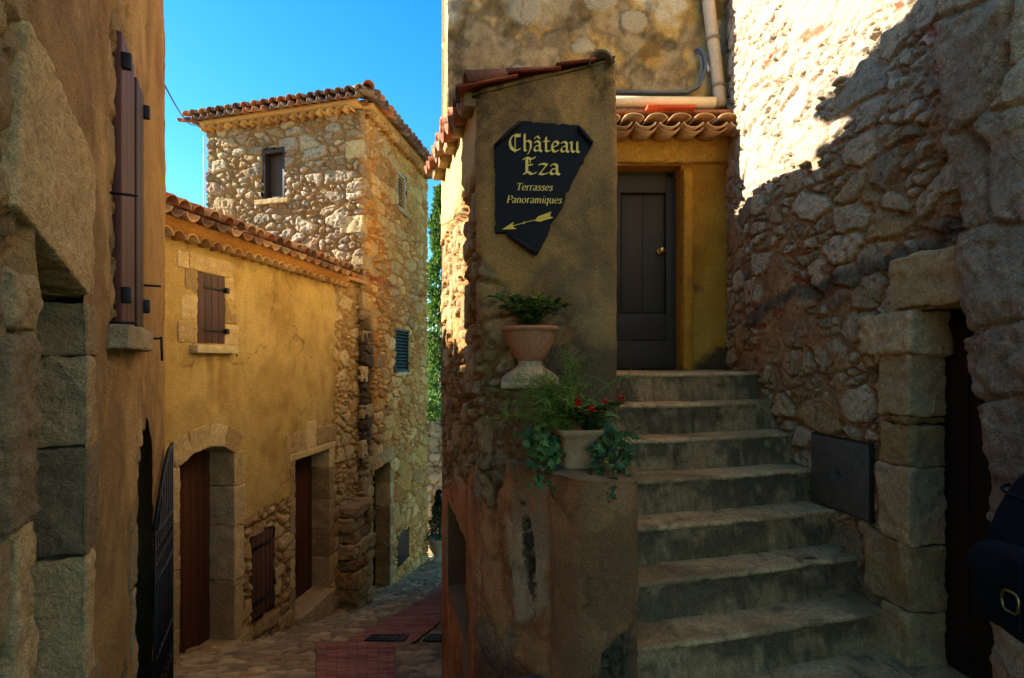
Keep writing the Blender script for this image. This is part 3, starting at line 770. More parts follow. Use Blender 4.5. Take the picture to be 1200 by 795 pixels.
def surfB(S, Z):
    ph, pc = plaster(S, Z, 311, BROWN, 1.1, 0.010, 1.8)
    rh, rc = rubble2(S, Z, .34, .26, 321, GREY, hx(176, 138, 86), .024, .05, .05, .3)
    n = fbm(S * 3, Z * 3, 0, 331, 4)
    near = sst(dw[0] + .04, dw[0] - .10, S + n * .12)
    win = np.maximum(np.abs(S - (sw[0] + sw[1]) / 2) / .44, np.abs(Z - 2.40) / .88) + n * .25
    foot = sst(.55, .7, fbm(S * 2.2 + 4, Z * .9, 1, 351, 4) + sst(1.2, -.2, Z) * .45) * sst(2.0, 2.6, S)
    q = np.clip(near + sst(1.0, .9, win) * sst(sw[1], sw[0], S) + foot, 0, 1)
    m_ = sst(.4, .6, q)
    return (0.03 + ph) * (1 - m_) + rh * m_, cmix(pc, rc, m_)
m = MB()
curtain(m, [FB.p(0, 0, 0)[:2], FB.p(BE, 0, 0)[:2]], -1.6, 4.86, .015, surfB, thick=.9, resz=.018,
        holes=[lambda s, z: (s > dw[0]) & (s < dw[1]) & (z < arch_b(s)), rect(sw[0] + .03, sw[1] - .03, swz[0] + .02, swz[1] - .04), lambda s, z: (s > gd[0]) & (s < gd[1]) & (z < arch_g(s))])
bx(m, FB.p(BE / 2 - .6, -2.2, 1.6), FB.ax, (BE / 2 + .6, 1.25, 3.2), BROWN[1])
m.build('wall', M_PLAST, lh)
m = MB(); rng = random.Random(77)
roof(m, FB.p(-.1, .22, 4.86), (*FB.t, 0), int((BE + .1) / .19), np.array([*(-FB.n), .28]), 5, rng=rng)
m.build('roof', M_TILE, lh)
m = MB(); rng = random.Random(61)
z = -.6
for k, hgt in enumerate((.62, .52, .42, .36, .3, .2)):
    FB.block(m, dw[1], dw[1] + (.09, .16)[k % 2], -.36, .036, z, min(z + hgt, dwz) - .008, 200 + k, GREY[k % 4] * 1.15, rough=.012, res=.015)
    z += hgt
    if z > dwz - .05: break
z = -.6
for k, hgt in enumerate((.7, .5, .62, .45, .3)):
    FB.block(m, dw[0] - .14 - .05 * (k % 2), dw[0], -.3, .04, z, min(z + hgt, dwz + .02) - .008, 220 + k, GREY[k % 4] * 1.1, rough=.022, res=.015, rnd=.018)
    z += hgt
_t = np.array([*FB.t, -.20]); _t /= np.linalg.norm(_t); _n = np.array([*FB.n, 0.]); _u = np.cross(_t, _n); _u *= np.sign(_u[2])
block(m, FB.p((dw[0] + dw[1]) / 2 - .02, -.01, 1.835 + .20 * (dw[1] - dw[0]) / 2 + .235), np.array([_t, _n, _u]), ((dw[1] - dw[0]) / 2 + .09, .05, .24), 243, GREY[2] * 1.15, rough=.010, rnd=.012, res=.012)
FB.block(m, dw[1] + .01, dw[1] + .10, -.2, .035, 1.81, 2.30, 245, GREY[0] * 1.2, rough=.010, rnd=.014, res=.012)
m.build('door_surround', M_BLOCK, lh)
m = MB(); FB.box(m, dw[0] - .2, dw[1] + .2, -.62, -.55, -.6, dap + .2, hx(40, 34, 30)); m.build('door', M_WOOD, lh)
# tall shutter, sill, pins
smid = (sw[0] + sw[1]) / 2 + .05
s1 = plank_door(FB, sw[0] + .005, smid, .028, swz[0], swz[1] + .02, 3, hx(84, 44, 32), lh, 'shutter')
s2 = plank_door(FB, smid + .006, sw[1] - .005, .036, swz[0], swz[1] - .02, 2, hx(58, 26, 20), lh, 'shutter')
for par, ss in ((s1, sw[0] + .02), (s2, sw[1] + .0)):
    for zz in (swz[0] + .12, swz[1] - .1):
        m = MB()
        FB.box(m, ss - .016, ss + .016, .034, .075, zz - .035, zz + .035, hx(30, 24, 24), .008)
        m.build('hinge', M_METAL, par)
m = MB(); FB.block(m, sw[0] - .14, sw[1] + .02, -.1, .09, swz[0] - .11, swz[0] - .01, 3, hx(170, 152, 112), rough=.01, res=.015); m.build('window_sill', M_BLOCK, lh)
for (sx, zz) in ((sw[0] - .10, 2.28), (sw[0] - .11, swz[0] - .005), (sw[1] + .10, 2.0), (sw[1] + .12, swz[0] - .04)):
    m = MB(); tube(m, [FB.p(sx, 0, zz), FB.p(sx, .11, zz)], .006, hx(22, 20, 20)); 
    if zz < 1.75 and sx > sw[1]: tube(m, [FB.p(sx, .11, zz + .01), FB.p(sx + .005, .112, zz - .12)], .006, hx(22, 20, 20))
    m.build('shutter_hook', M_METAL, lh)
# dressed edge and open iron gate at the far end of the facade
m = MB(); z = -1.6; k = 0
while z < gdz - .02:
    hgt = min(.42, gdz - z); FB.block(m, gd[0] - .1 - .05 * (k % 2), gd[0], -.25, .035, z, z + hgt - .01, 300 + k, GREY[k % 4] * 1.15, rough=.012, res=.02); z += hgt; k += 1
for k in range(4):
    a, b = gd[0] - .04 + k * .02, gd[0] + .08 + k * .04
    FB.block(m, gd[0] - .09 + k * .05, gd[0] + .03 + k * .07, -.2, .036, gdz + .0 + k * .07, gdz + .14 + k * .075, 320 + k, GREY[k] * 1.15, rough=.01, res=.02)
m.build('gate_surround', M_BLOCK, lh)
m = MB(); FB.box(m, gd[0] - .06, gd[1] + .2, -.3, -.24, -1.6, gdz + .4, hx(34, 30, 26)); m.build('door', M_WOOD, lh)
gate = MB(); iron = hx(26, 23, 20)
g0 = FB.p((3.04 - .2) / .8883, .05, 0); g1 = FB.p((3.60 - .2) / .8883, .075, 0); gdv = (g1 - g0); gl = np.linalg.norm(gdv); gdv /= gl
for k in range(9):
    q = g0 + gdv * gl * k / 8; tp = (.62, .72, .80, .86, .92, .97, 1.0, 1.02, 1.03)[k]
    tube(gate, [q + [0, 0, -1.25], q + [0, 0, tp]], .008, iron, 6)
for zz in (-1.1, -.6, -.15, .3, .58):
    tube(gate, [g0 + [0, 0, zz], g1 + [0, 0, zz]], .013, iron, 6)
for k in range(8):
    for zz in (-.37, .45):
        q = g0 + gdv * gl * (k + .5) / 8 + [0, 0, zz]
        tube(gate, [q + gdv * .04 * math.cos(a) + np.array([0, 0, .05 * math.sin(a)]) for a in np.linspace(0, 6.3, 9)], .007, iron, 5)
tube(gate, [g0 + [0, 0, .62]] + [g0 + gdv * gl * t + np.array([0, 0, .62 + .41 * math.sin(t * 1.57)]) for t in (.25, .5, .75)] + [g1 + [0, 0, 1.03]], .014, iron, 6)
gate.build('gate', M_METAL, lh)

# ================================================================== corner house with the stair turret
ch = thing('corner_house', (.1, 3.6, .2), 'corner house with stair turret and small dark door at the top of the steps', 'house')
TOPC = [hx(112, 94, 62), hx(158, 132, 88), hx(186, 160, 112), hx(134, 112, 76), hx(200, 160, 84), hx(214, 196, 156)]
DY = 4.6
dX = (.62, 1.475); dZ = (1.521, 3.305)
path = [(-.92, 10.5), (-.565, DY), (1.95, DY)]
LS = math.hypot(.355, 10.5 - DY)
YEL = [hx(190, 122, 28), hx(212, 146, 42), hx(220, 162, 62), hx(168, 100, 30)]
def surfTop(S, Z):
    X_ = S - LS - .565
    h1, c1 = plaster(S, Z, 511, TOPC, 1.8, .012, 2.4)
    h2, c2 = plaster(S, Z, 531, YEL, 1.3, .006, 1.5)
    n = fbm(S * 4, Z * 4, 0, 541, 4)
    h3, c3 = rubble(S, Z, .3, .2, 551, TW, hx(190, 160, 110), .035)
    # pale patches of mended plaster, yellow wash, dark lichen
    pt = sst(.28, .36, fbm(S * 2.6, Z * 2.6, 4, 561, 3)); c1 = cmix(c1, hx(178, 158, 116), pt * .8); h1 = h1 + pt * .008
    yw = sst(.15, .4, fbm(S * 2.1, Z * 2.1, 9, 571, 4) + .16 * (X_ - .6)); c1 = cmix(c1, hx(196, 146, 56), yw * .7)
    lc = sst(.1, .35, fbm(S * 6, Z * 6, 2, 575, 4) + .1); c1 = cmix(c1, hx(46, 40, 26), lc * .55)
    for (px_, pz_, pr_) in ((.12, 4.62, .13), (.62, 4.33, .09), (.05, 4.12, .05), (1.05, 4.55, .10), (.75, 4.75, .13)):
        q_ = sst(1.0, .88, np.hypot((X_ - px_) / pr_, (Z - pz_) / pr_ / .8) + n * .8); c1 = cmix(c1, hx(190, 172, 132) * (1 + .25 * n)[..., None], q_); h1 = h1 + q_ * .014
    crk = sst(.025, .0, np.abs(fbm(S * 1.6, Z * 1.6, 12, 577, 4))); crk = crk * sst(.1, .3, fbm(S * 1.2, Z * 1.2, 30, 579, 3)); c1 = cmix(c1, hx(60, 50, 34), crk * .5); h1 = h1 - crk * .006
    door = sst(3.74, 3.70, Z) * sst(.3, .4, X_)
    rust = sst(.15, .5, fbm(S * 3, Z * 1.2, 7, 581, 4)) ; c2 = cmix(c2, hx(168, 84, 20), rust * .6)
    foot = sst(.05, .35, n + sst(2.1, 1.55, Z) * .55 - .2) * sst(1.3, 1.45, X_); c2 = cmix(c2, hx(62, 52, 38), foot * .85)
    h = h1 * (1 - door) + h2 * door; c = cmix(c1, c2, door)
    side = sst(LS - .02, LS - .08, S)
    pl = sst(.05, .12, n + .12 * (Z - 3))
    hs_ = h3 * (1 - pl) + (.03 + h1) * pl; cs_ = cmix(c3, hx(216, 180, 106) * (1 + .2 * n)[..., None], pl)
    return h * (1 - side) + hs_ * side, cmix(c, cs_, side)
m = MB()
curtain(m, path, -4, 5.7, .016, surfTop, thick=.34, holes=[rect(LS + .565 + dX[0], LS + .565 + dX[1], dZ[0] - 1, dZ[1])])
bx(m, (.55, 7.6, 2.0), XYZ, (1.2, 2.7, 3.65), TOPC[2])
for a, b in (((dX[0], DY), (dX[0], DY + .3)), ((dX[1], DY + .3), (dX[1], DY))):
    m.quad((*a, 1.0), (*b, 1.0), (*b, dZ[1]), (*a, dZ[1]), YEL[1])
m.quad((dX[0], DY, dZ[1]), (dX[0], DY + .3, dZ[1]), (dX[1], DY + .3, dZ[1]), (dX[1], DY, dZ[1]), YEL[1])
m.build('wall', M_PLAST, ch)
# turret
tp_path = [(-.575, DY - .02), (-.164, 2.9), (.535, 2.9), (.56, DY - .02)]
l1 = math.hypot(.411, DY - 2.92); l2 = .70
COLP = [hx(122, 98, 62), hx(160, 124, 74), hx(184, 142, 84), hx(142, 112, 70), hx(196, 146, 78)]
ORG = [hx(156, 94, 50), hx(190, 122, 64), hx(208, 146, 88), hx(168, 104, 54), hx(200, 162, 114)]
ORG = [g * 1.2 for g in ORG]
def left_len(yv): return (DY - .02 - yv) * l1 / (DY - 2.92)
NZ = (-.16, .50); NS = (left_len(4.16), left_len(3.24))
def surfCol(S, Z):
    ph, pc = plaster(S, Z, 611, COLP, 1.7, .008, 2.0)
    oh, oc = plaster(S, Z, 615, ORG, 1.6, .012, 2.0)
    rh, rc = rubble2(S, Z, .22, .17, 621, [t * np.array([.98, .82, .56]) for t in TW], hx(160, 116, 64), .040, .09, .09, .45)
    n = fbm(S * 3.2, Z * 3.2, 0, 631, 4); d = S - l1
    sp = fbm(S * 40, Z * 40, 0, 635, 2)
    dark = sst(-.05, .35, fbm(S * 2.4, Z * 1.2, 3, 641, 4) + sst(2.6, 3.3, Z) * .25); pc = cmix(pc, hx(70, 60, 42), dark * (.35 + .35 * (sp > 0)))
    rust = sst(.1, .4, fbm(S * 2.0, Z * 2.0, 8, 645, 4) - .1 * (Z - 2)); pc = cmix(pc, hx(186, 116, 44), rust * .55)
    pe = sst(.16, .19, fbm(S * 2.8, Z * 2.4, 15, 647, 5)); pc = cmix(pc, pc * np.array([1.28, 1.2, 1.1]), pe * .8); ph = ph - pe * .006
    pe2 = sst(.20, .22, fbm(S * 3.1, Z * 2.2, 25, 649, 5)); oc = cmix(oc, hx(176, 150, 112) * (1 + .3 * n)[..., None], pe2 * .75); oh = oh - pe2 * .006
    drp = sst(.15, .5, fbm(S * 9, Z * .8, 35, 651, 4)) * sst(2.2, 3.0, Z); pc = cmix(pc, hx(66, 56, 40), drp * .5)
    up = sst(2.62, 2.70, Z + n * .06) * (d < 0)                              # smooth band under the eave, lane side
    fr_ = sst(.07, .10, d + .04 + n * .12 - .14 * sst(2.3, 1.5, Z) + .2 * sst(2.05, 2.25, Z + n * .2))
    lo = sst(1.02, .92, Z + n * .2 - d * .25) * (d < .3)
    pm = np.clip(np.maximum(up, np.where(d > -.02, fr_, 0)), 0, 1)
    side_c = np.asarray(hx(212, 178, 110)) * (1 + .2 * n)[..., None]
    smooth_c = cmix(pc, side_c, (d < -.02) * 1.0)
    h = rh * (1 - pm) + (.04 + ph) * pm; c = cmix(rc, smooth_c, pm)
    h = h * (1 - lo) + (.035 + oh) * lo; c = cmix(c, oc, lo)
    return h, c
def topCol(S): return np.interp(S, [0, l1, l1 + l2, l1 + l2 + 2], [3.22, 3.08, 3.235, 3.3])
m = MB()
curtain(m, tp_path, -2.6, 3.32, .012, surfCol, rad=.025, thick=.22, top=topCol, holes=[rect(*NS, *NZ)])
FN = Frame((-.575, DY - .02), (.411, -(DY - 2.92)))
c_ = hx(150, 116, 76)
for (a, b, z0, z1) in ((NS[0], NS[0], *NZ), (NS[1], NS[1], *NZ)):
    q = [FN.p(a, .03, z0), FN.p(a, -.16, z0), FN.p(a, -.16, z1), FN.p(a, .03, z1)]
    m.quad(*(q if a == NS[1] else q[::-1]), c_)
for zz in NZ:
    q = [FN.p(NS[0], .03, zz), FN.p(NS[1], .03, zz), FN.p(NS[1], -.16, zz), FN.p(NS[0], -.16, zz)]
    m.quad(*(q if zz == NZ[0] else q[::-1]), c_)
q = [FN.p(NS[0], -.16, NZ[0]), FN.p(NS[1], -.16, NZ[0]), FN.p(NS[1], -.16, NZ[1]), FN.p(NS[0], -.16, NZ[1])]; m.quad(*q, c_ * .8)
m.build('turret_wall', M_PLAST, ch)
# turret roof: tiles running down to the lane side, rake tiles along the front
m = MB(); rng = random.Random(15)
RED = [hx(150, 90, 60), hx(166, 104, 70), hx(136, 86, 60), hx(118, 88, 66), hx(160, 122, 90)]
al = np.array([.446, -(DY - 2.92), 0]); al /= np.linalg.norm(al)
nl = np.array([al[1], -al[0], 0]); nl = nl / np.linalg.norm(nl)          # outwards to the lane
upr = np.array([-nl[0], -nl[1], .19]) 
p0 = np.array([-.575, DY - .06, 3.25]) + nl * .05
al3 = al + np.array([0, 0, -.125]); al3 /= np.linalg.norm(al3)
roof(m, p0, al3, 9, upr, 3, pitch=.195, step=.265, rng=rng, cols=RED)
m.add([(-.575 - .02, DY, 3.26), (-.164 - .05, 2.86, 3.06), (.56, 2.86, 3.25), (.56, DY, 3.36)], [(0, 1, 2, 3)], hx(110, 76, 52))
m.add([(-.575 - .02, DY, 3.235), (-.164 - .05, 2.86, 3.035), (.56, 2.86, 3.225), (.56, DY, 3.33)], [(3, 2, 1, 0)], hx(110, 86, 60))
pts = [((538, 106), (607, 91)), ((596, 88), (657, 82)), ((652, 79), (697, 72))]
for k, (a, b) in enumerate(pts):                              # stepped red rake tiles
    A_ = at(*a, 2.86); B_ = at(*b, 2.86)
    dv = B_ - A_; L_ = np.linalg.norm(dv); dv /= L_
    upn = np.cross(dv, [0, 1, 0]); upn *= np.sign(upn[2])
    shell(m, B_ + np.array([0, .03, -.01]), -dv, np.array([0, 1.0, 0]), upn * .34, L_, .075, .085, .03, hx(172, 84, 50), seg=9)
    shell(m, B_ + np.array([0, .2, -.01]), -dv, np.array([0, 1.0, 0]), upn * .42, L_, .08, .09, .03, hx(150, 96, 66), seg=9)
    shell(m, B_ + np.array([0, .38, -.01]), -dv, np.array([0, 1.0, 0]), upn * .42, L_, .08, .09, .03, hx(150, 106, 76), seg=9)
shell(m, at(703, 77, 2.86) + [0, .38, 0], np.array([0, -1.0, 0]), np.array([1.0, 0, 0]), np.array([0, 0, 1.0]), .42, .06, .066, .014, hx(120, 96, 66), seg=9)
bx(m, (.455, 3.95, 3.36), XYZ, (.06, .62, .075), hx(150, 120, 84), .02)  # hidden ridge block added to straighten and raise the shadow on the rubble wall
m.build('turret_roof', M_TILE, ch)
for k in range(5):                                             # stone brackets under the lane-side eave
    m = MB(); q = np.array([-.575, DY - .1, 3.15]) + al * (.12 + k * .36) + np.array([0, 0, -.028 * k])
    ax = np.array([al, nl, [0, 0, 1]]); block(m, q + nl * .02, ax, (.075, .085, .04), k, hx(150, 122, 82), rough=.010, res=.03)
    m.build('eave_bracket', M_BLOCK, ch)
# canopy of tiles over the door
m = MB(); rng = random.Random(21)
for k in range(8):
    x = .50 + k * .19
    for cov in (0, 1):
        xx = x + .095 * cov; c = [hx(206, 164, 112), hx(216, 178, 128), hx(192, 146, 98)][rng.randrange(3)]
        if xx > 1.86: continue
        shell(m, np.array([xx, DY - .02, 3.565 + .03 * cov]), np.array([0, -1, -.16]) / 1.013, np.array([1.0, 0, 0]), np.array([0, .16, 1]) * .56, .36, .075, .084, .013, c, convex=bool(cov), seg=9)
        if cov == 0 and xx < 1.7: shell(m, np.array([xx + .02, DY - .02, 3.52]), np.array([0, -1, -.1]) / 1.005, np.array([1.0, 0, 0]), np.array([0, .1, 1]) * .5, .30, .075, .082, .013, c * .95, convex=False, seg=9)
bx(m, (1.15, DY - .12, 3.66), XYZ, (.68, .12, .012), hx(150, 96, 62))
bx(m, (1.30, DY - .26, 3.668), XYZ, (.2, .05, .012), hx(196, 84, 40))
m.build('door_canopy', M_TILE, ch)
# door
m = MB(); FD = Frame((0, DY), (1, 0)); W_ = hx(54, 45, 26)
y0 = -.20
FD.box(m, dX[0] - .05, dX[1] + .05, y0 - .03, y0, 1.5, dZ[1] + .02, W_ * .9)
xs = (dX[1] - .53, dX[1] - .02)
FD.box(m, dX[1] - .09, dX[1] + .02, y0, y0 + .045, 1.53, dZ[1] - .06, W_ * 1.1)
FD.box(m, xs[0] - .06, xs[0] + .03, y0, y0 + .045, 2.02, 3.11, W_ * 1.1)
FD.box(m, dX[0] - .05, dX[1] - .092, y0, y0 + .047, 3.11, dZ[1] - .02, W_ * 1.1)
FD.box(m, dX[0] - .05, dX[1] - .092, y0, y0 + .047, 1.78, 2.02, W_ * 1.05)
FD.box(m, dX[0] - .05, dX[1] - .02, y0, y0 + .060, 1.53, 1.775, W_ * 1.15)
for a, b in ((xs[0] + .045, dX[1] - .105), (dX[0] - .03, xs[0] - .075)):
    FD.box(m, a, (a + b) / 2 - .001, y0, y0 + .012, 2.04, 3.09, W_ * 1.2, .006); FD.box(m, (a + b) / 2 + .001, b, y0, y0 + .012, 2.04, 3.09, W_ * 1.12, .006)
dr_ = m.build('door', M_WOOD, ch)
m = MB(); kc = np.array([(775 - CX) / F * 4.76, DY - y0 - .012, EYE + (423 - 294) / F * 4.76])
for (r0, yy0, yy1) in ((.038, 0, .012), (.016, .012, .04), (.033, .04, .065)):
    tube(m, [kc - [0, yy0 + .0, 0], kc - [0, (yy0 + yy1) / 2, 0], kc - [0, yy1, 0]], [r0 * .9, r0, r0 * .8], hx(196, 150, 70), 18)
m.build('knob', M_BRASS, dr_)
m = MB(); FD.block(m, dX[1] + .0, dX[1] + .09, -.1, .055, 1.5, 3.27, 5, YEL[1], rough=.006, rnd=.03); FD.block(m, dX[0] - .1, 1.93, -.1, .05, 3.31, 3.60, 6, YEL[2], rough=.008, rnd=.03)
m.build('door_surround', M_PLAST, ch)
# pipes
CREAM = hx(226, 204, 160)
m = MB(); tube(m, [(.45, DY - .16, 3.775), (1.0, DY - .16, 3.772), (1.70, DY - .16, 3.765)], .046, CREAM, 14); m.build('gutter_pipe', M_PVC, ch)
m = MB(); a = at(823, -60, 4.52); b = at(843, 112, 4.52); tube(m, [a, (a + b) / 2, b, b + [.01, 0, -.1]], .052, hx(206, 178, 138), 14)
for t in (.35, .62, .94):
    q = a + (b - a) * t; tube(m, [q + [0, 0, -.012], q + [0, 0, .012]], .060, hx(150, 130, 100), 14)
m.build('downpipe', M_PVC, ch)
m = MB()
for o_, c in ((0, hx(112, 112, 112)), (.032, hx(88, 90, 92))):
    pts = [(.45, DY - .05 - o_, 3.90), (1.2, DY - .05 - o_, 3.89), (1.5, DY - .05 - o_, 3.895), (1.60, DY - .05 - o_, 3.95), (1.635 + o_ * .6, DY - .05 - o_, 4.1), (1.63 + o_ * .6, DY - .05 - o_, 4.2), (1.60, DY - .04 - o_, 4.27), (1.59, DY + .05 - o_, 4.3)]
    tube(m, pts, .015, c, 8)
tube(m, [at(826, 70, 4.55), at(831, 84, 4.54)], .013, hx(220, 220, 220))
m.build('cable_conduit', M_PVC, ch)

# ================================================================== parapet beside the steps
par = thing('stair_parapet', (.3, 2.5, -.8), 'orange brown plastered parapet with ledge between the lane and the steps', 'wall')
PB = [hx(150, 100, 60), hx(176, 124, 78), hx(158, 114, 74), hx(190, 136, 86), hx(146, 104, 68)]
PB = [g * np.array([1.25, 1.12, .98]) for g in PB]
pp = [(-.19, 2.93), (.31, 2.2), (.495, 2.19), (.55, 2.92)]
pl1 = math.hypot(.505, .73); pl2 = pl1 + .205
def surfP(S, Z):
    oh, oc = plaster(S, Z, 711, ORG, 1.8, .014, 2.2); gh, gc = plaster(S, Z, 715, PB, 1.2, .006, 1.4)
    rh, rc = rubble2(S, Z, .2, .16, 721, GREY, hx(130, 94, 56), .032)
    n = fbm(S * 3, Z * 3, 0, 731, 4); n2 = fbm(S * 8, Z * 8, 0, 733, 4)
    g = sst(-.02, .02, S - (pl1 - .22) + n * .06 - .1 * sst(0, -.6, Z))
    h = (.012 + oh) * (1 - g) + (.03 + gh) * g; c = cmix(oc, gc, g)
    pe2 = sst(.16, .18, fbm(S * 3.4, Z * 2.2, 25, 749, 5)); c = cmix(c, hx(182, 150, 108) * (1 + .35 * n2)[..., None], pe2 * (1 - g) * .7); h = h - pe2 * (1 - g) * .006
    pe3 = sst(.24, .26, fbm(S * 3.0, Z * 2.6, 45, 751, 5)); c = cmix(c, c * .72, pe3 * g)
    # broken patches down to dark stone
    b1 = sst(1.0, .86, np.hypot((S - (pl1 + .135 + (Z - .36) * .22)) / .07, (Z - .36) / .17) + n2 * .5)
    b2 = sst(1.0, .85, np.hypot((S - (pl1 - .40 - (Z - .75) * .16)) / .045, (Z - .76) / .21) + n2 * 1.1)
    b3 = sst(1.0, .85, np.hypot((S - .18) / .16, (Z - 1.15) / .3) + n * .6)
    bb = np.maximum(b1, b2)
    dkh, dkc = rubble(S, Z, .07, .06, 727, [g * .55 for g in GREY], hx(90, 66, 40), .03, .1, .25, jit=.45); c = cmix(c, dkc, bb); h = h * (1 - bb) + (dkh - .03 + .022 * b2 + n2 * .012) * bb
    c = cmix(c, rc, b3); h = h * (1 - b3) + rh * b3
    cr = sst(.03, .0, np.abs(fbm(S * 2.5, Z * 2.5, 6, 741, 4))) * (1 - bb) * (1 - b3); c = cmix(c, hx(64, 44, 28), cr * .35); h = h - cr * .005
    low_dark = sst(.1, .5, n + sst(.6, -.5, Z) * .5); c = c * (1 - .25 * low_dark)[..., None]  # patchy darker tone, stronger towards the bottom
    return h, c
m = MB()
ledge = 1.105
curtain(m, pp, -1.6, ledge, .011, surfP, rad=.05, thick=.05, back=False)
def cap(mb, poly, z, col, seed, res=.02):
    poly = np.array(poly); mn, mx = poly.min(0), poly.max(0)
    c = poly.mean(0); rings = 14
    dense, _, _ = resample(np.vstack([poly, poly[:1]]), res)
    T_ = np.linspace(1, 0, rings)
    P = np.zeros((len(dense), rings, 3))
    for i, t in enumerate(T_):
        P[:, i, :2] = c + (dense - c) * (t if t < 1 else 1.0)
        P[:, i, 2] = z + fbm(P[:, i, 0] * 8, P[:, i, 1] * 8, 0, seed, 3) * .008 * (t < 1)
    cc = np.asarray(col) * (1 + .3 * fbm(P[..., 0] * 7, P[..., 1] * 7, 0, seed + 1, 4))[..., None]
    mb.grid(P[::-1], cc)
_X, _N, _s = resample(pp, .03, .05)
cap(m, [tuple(q) for q in (_X + _N * .045)[_s > .40]] + [(.62, 3.0), (-.0, 3.0), (.03, 2.66)], ledge + .003, hx(158, 128, 86), 4)
# raised block under the urn
bp_ = [(-.17, 2.90), (.046, 2.59), (.25, 2.62), (.262, 2.90)]
curtain(m, bp_, 1.0, 1.46, .012, lambda S, Z: tuple(x for x in (lambda a, b: (a[0] * .6, cmix(a[1], b[1], sst(.3, .5, S))))(rubble2(S, Z, .17, .16, 751, GREY, hx(150, 108, 64), .04), plaster(S, Z, 755, PB, 2, .01))), rad=.02, back=False)
cap(m, [(-.17, 2.92), (.046, 2.58), (.26, 2.61), (.27, 2.92)], 1.458, hx(150, 128, 92), 9)
m.build('wall', M_PLAST, par)

# ================================================================== stone steps
st = thing('stone_staircase', (1.2, 2.8, .19), 'mossy worn stone staircase climbing to the small dark door', 'staircase')
rS, tS, D0, Z0 = .19, .2107, 3.508, 1.521
rng = random.Random(31)
for i in range(0, 8):
    d = D0 - i * tS; zt = Z0 - i * rS
    if i == 7: d = 1.2                                     # the lowest flag reaches the camera's floor
    xl = .50; xr = 2.16
    nose = lambda X_: d + .27 * (X_ - .234 * (D0 - i * tS if i < 7 else D0 - 7 * tS))
    back = (DY + .3 if i == 0 else D0 - (i - 1) * tS + .42)
    X_ = np.arange(xl, xr, .016); nx = len(X_)
    prof = [(0, -rS - .04), (0, -rS * .75), (0, -rS * .5), (0, -rS * .3), (0, -.045), (-.004, -.028), (-.012, -.016), (-.012, -.008), (-.006, -.002), (.004, 0), (.02, 0)] + [(t, 0) for t in np.linspace(.04, back - d, 16 if i else 40)]
    P = np.zeros((nx, len(prof), 3)); nn = nose(X_)
    edge = vn(X_ * 5, 0, 0, 40 + i) * .003 + vn(X_ * 26, 0, 0, 50 + i) * .003
    chip = sst(.6, .8, vn(X_ * 14, 3, 0, 70 + i)) * .018
    for k, (o_, dz) in enumerate(prof):
        yy = nn + o_; P[:, k, 0] = X_; P[:, k, 1] = yy + (edge + chip * (dz > -.05)) * (o_ < .03)
        wear = -.006 * np.exp(-((X_ - 1.15) / .35) ** 2) * (dz > -.03)
        P[:, k, 2] = zt + dz + wear + fbm(X_ * 9, yy * 9, dz * 6, 80 + i, 4) * .004
    n1 = fbm(P[..., 0] * 3.4, P[..., 1] * 4, P[..., 2] * 7, 90 + i, 5, .7); n2 = fbm(P[..., 0] * 14, P[..., 1] * 14, P[..., 2] * 14, 95 + i, 4)
    base = cmix(hx(174, 134, 86), hx(214, 174, 118), np.clip(.5 + n1, 0, 1)) * (1 + .22 * n2)[..., None]
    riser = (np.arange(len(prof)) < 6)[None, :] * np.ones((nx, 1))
    n3 = fbm(P[..., 0] * 34, P[..., 1] * 34, P[..., 2] * 34, 97 + i, 3); moss = sst(-.40, .22, n1 + .45 * n2 + .3 * n3 + .06 - .10 * (np.arange(len(prof)) < 2)[None, :]) * riser
    base = cmix(base, hx(58, 50, 30) * (1 + .4 * n2)[..., None], moss * .80)
    mt = sst(.1, .45, fbm(P[..., 0] * 2.2, P[..., 1] * 5, 0, 99 + i, 4) + .28 * (P[..., 0] < .75) + .3 * sst(1.55, 1.8, P[..., 0])) * (1 - riser)
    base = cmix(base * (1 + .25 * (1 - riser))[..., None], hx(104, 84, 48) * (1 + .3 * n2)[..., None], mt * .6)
    ckl = sst(.022, .0, np.abs(fbm(P[..., 0] * 2.1, P[..., 1] * 2.1, P[..., 2] * 2.1, 130 + i, 3))); base = cmix(base, hx(48, 38, 24), ckl * .6); P[..., 2] -= ckl * .004
    lin = sst(.05, .0, np.abs(P[..., 0] - (.95 + .5 * (i % 3) * .45)) / .12 + .1 * n2); base = cmix(base, base * .55, lin * .7)
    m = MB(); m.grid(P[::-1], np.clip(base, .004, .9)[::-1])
    m.build('step', M_STEP, st)

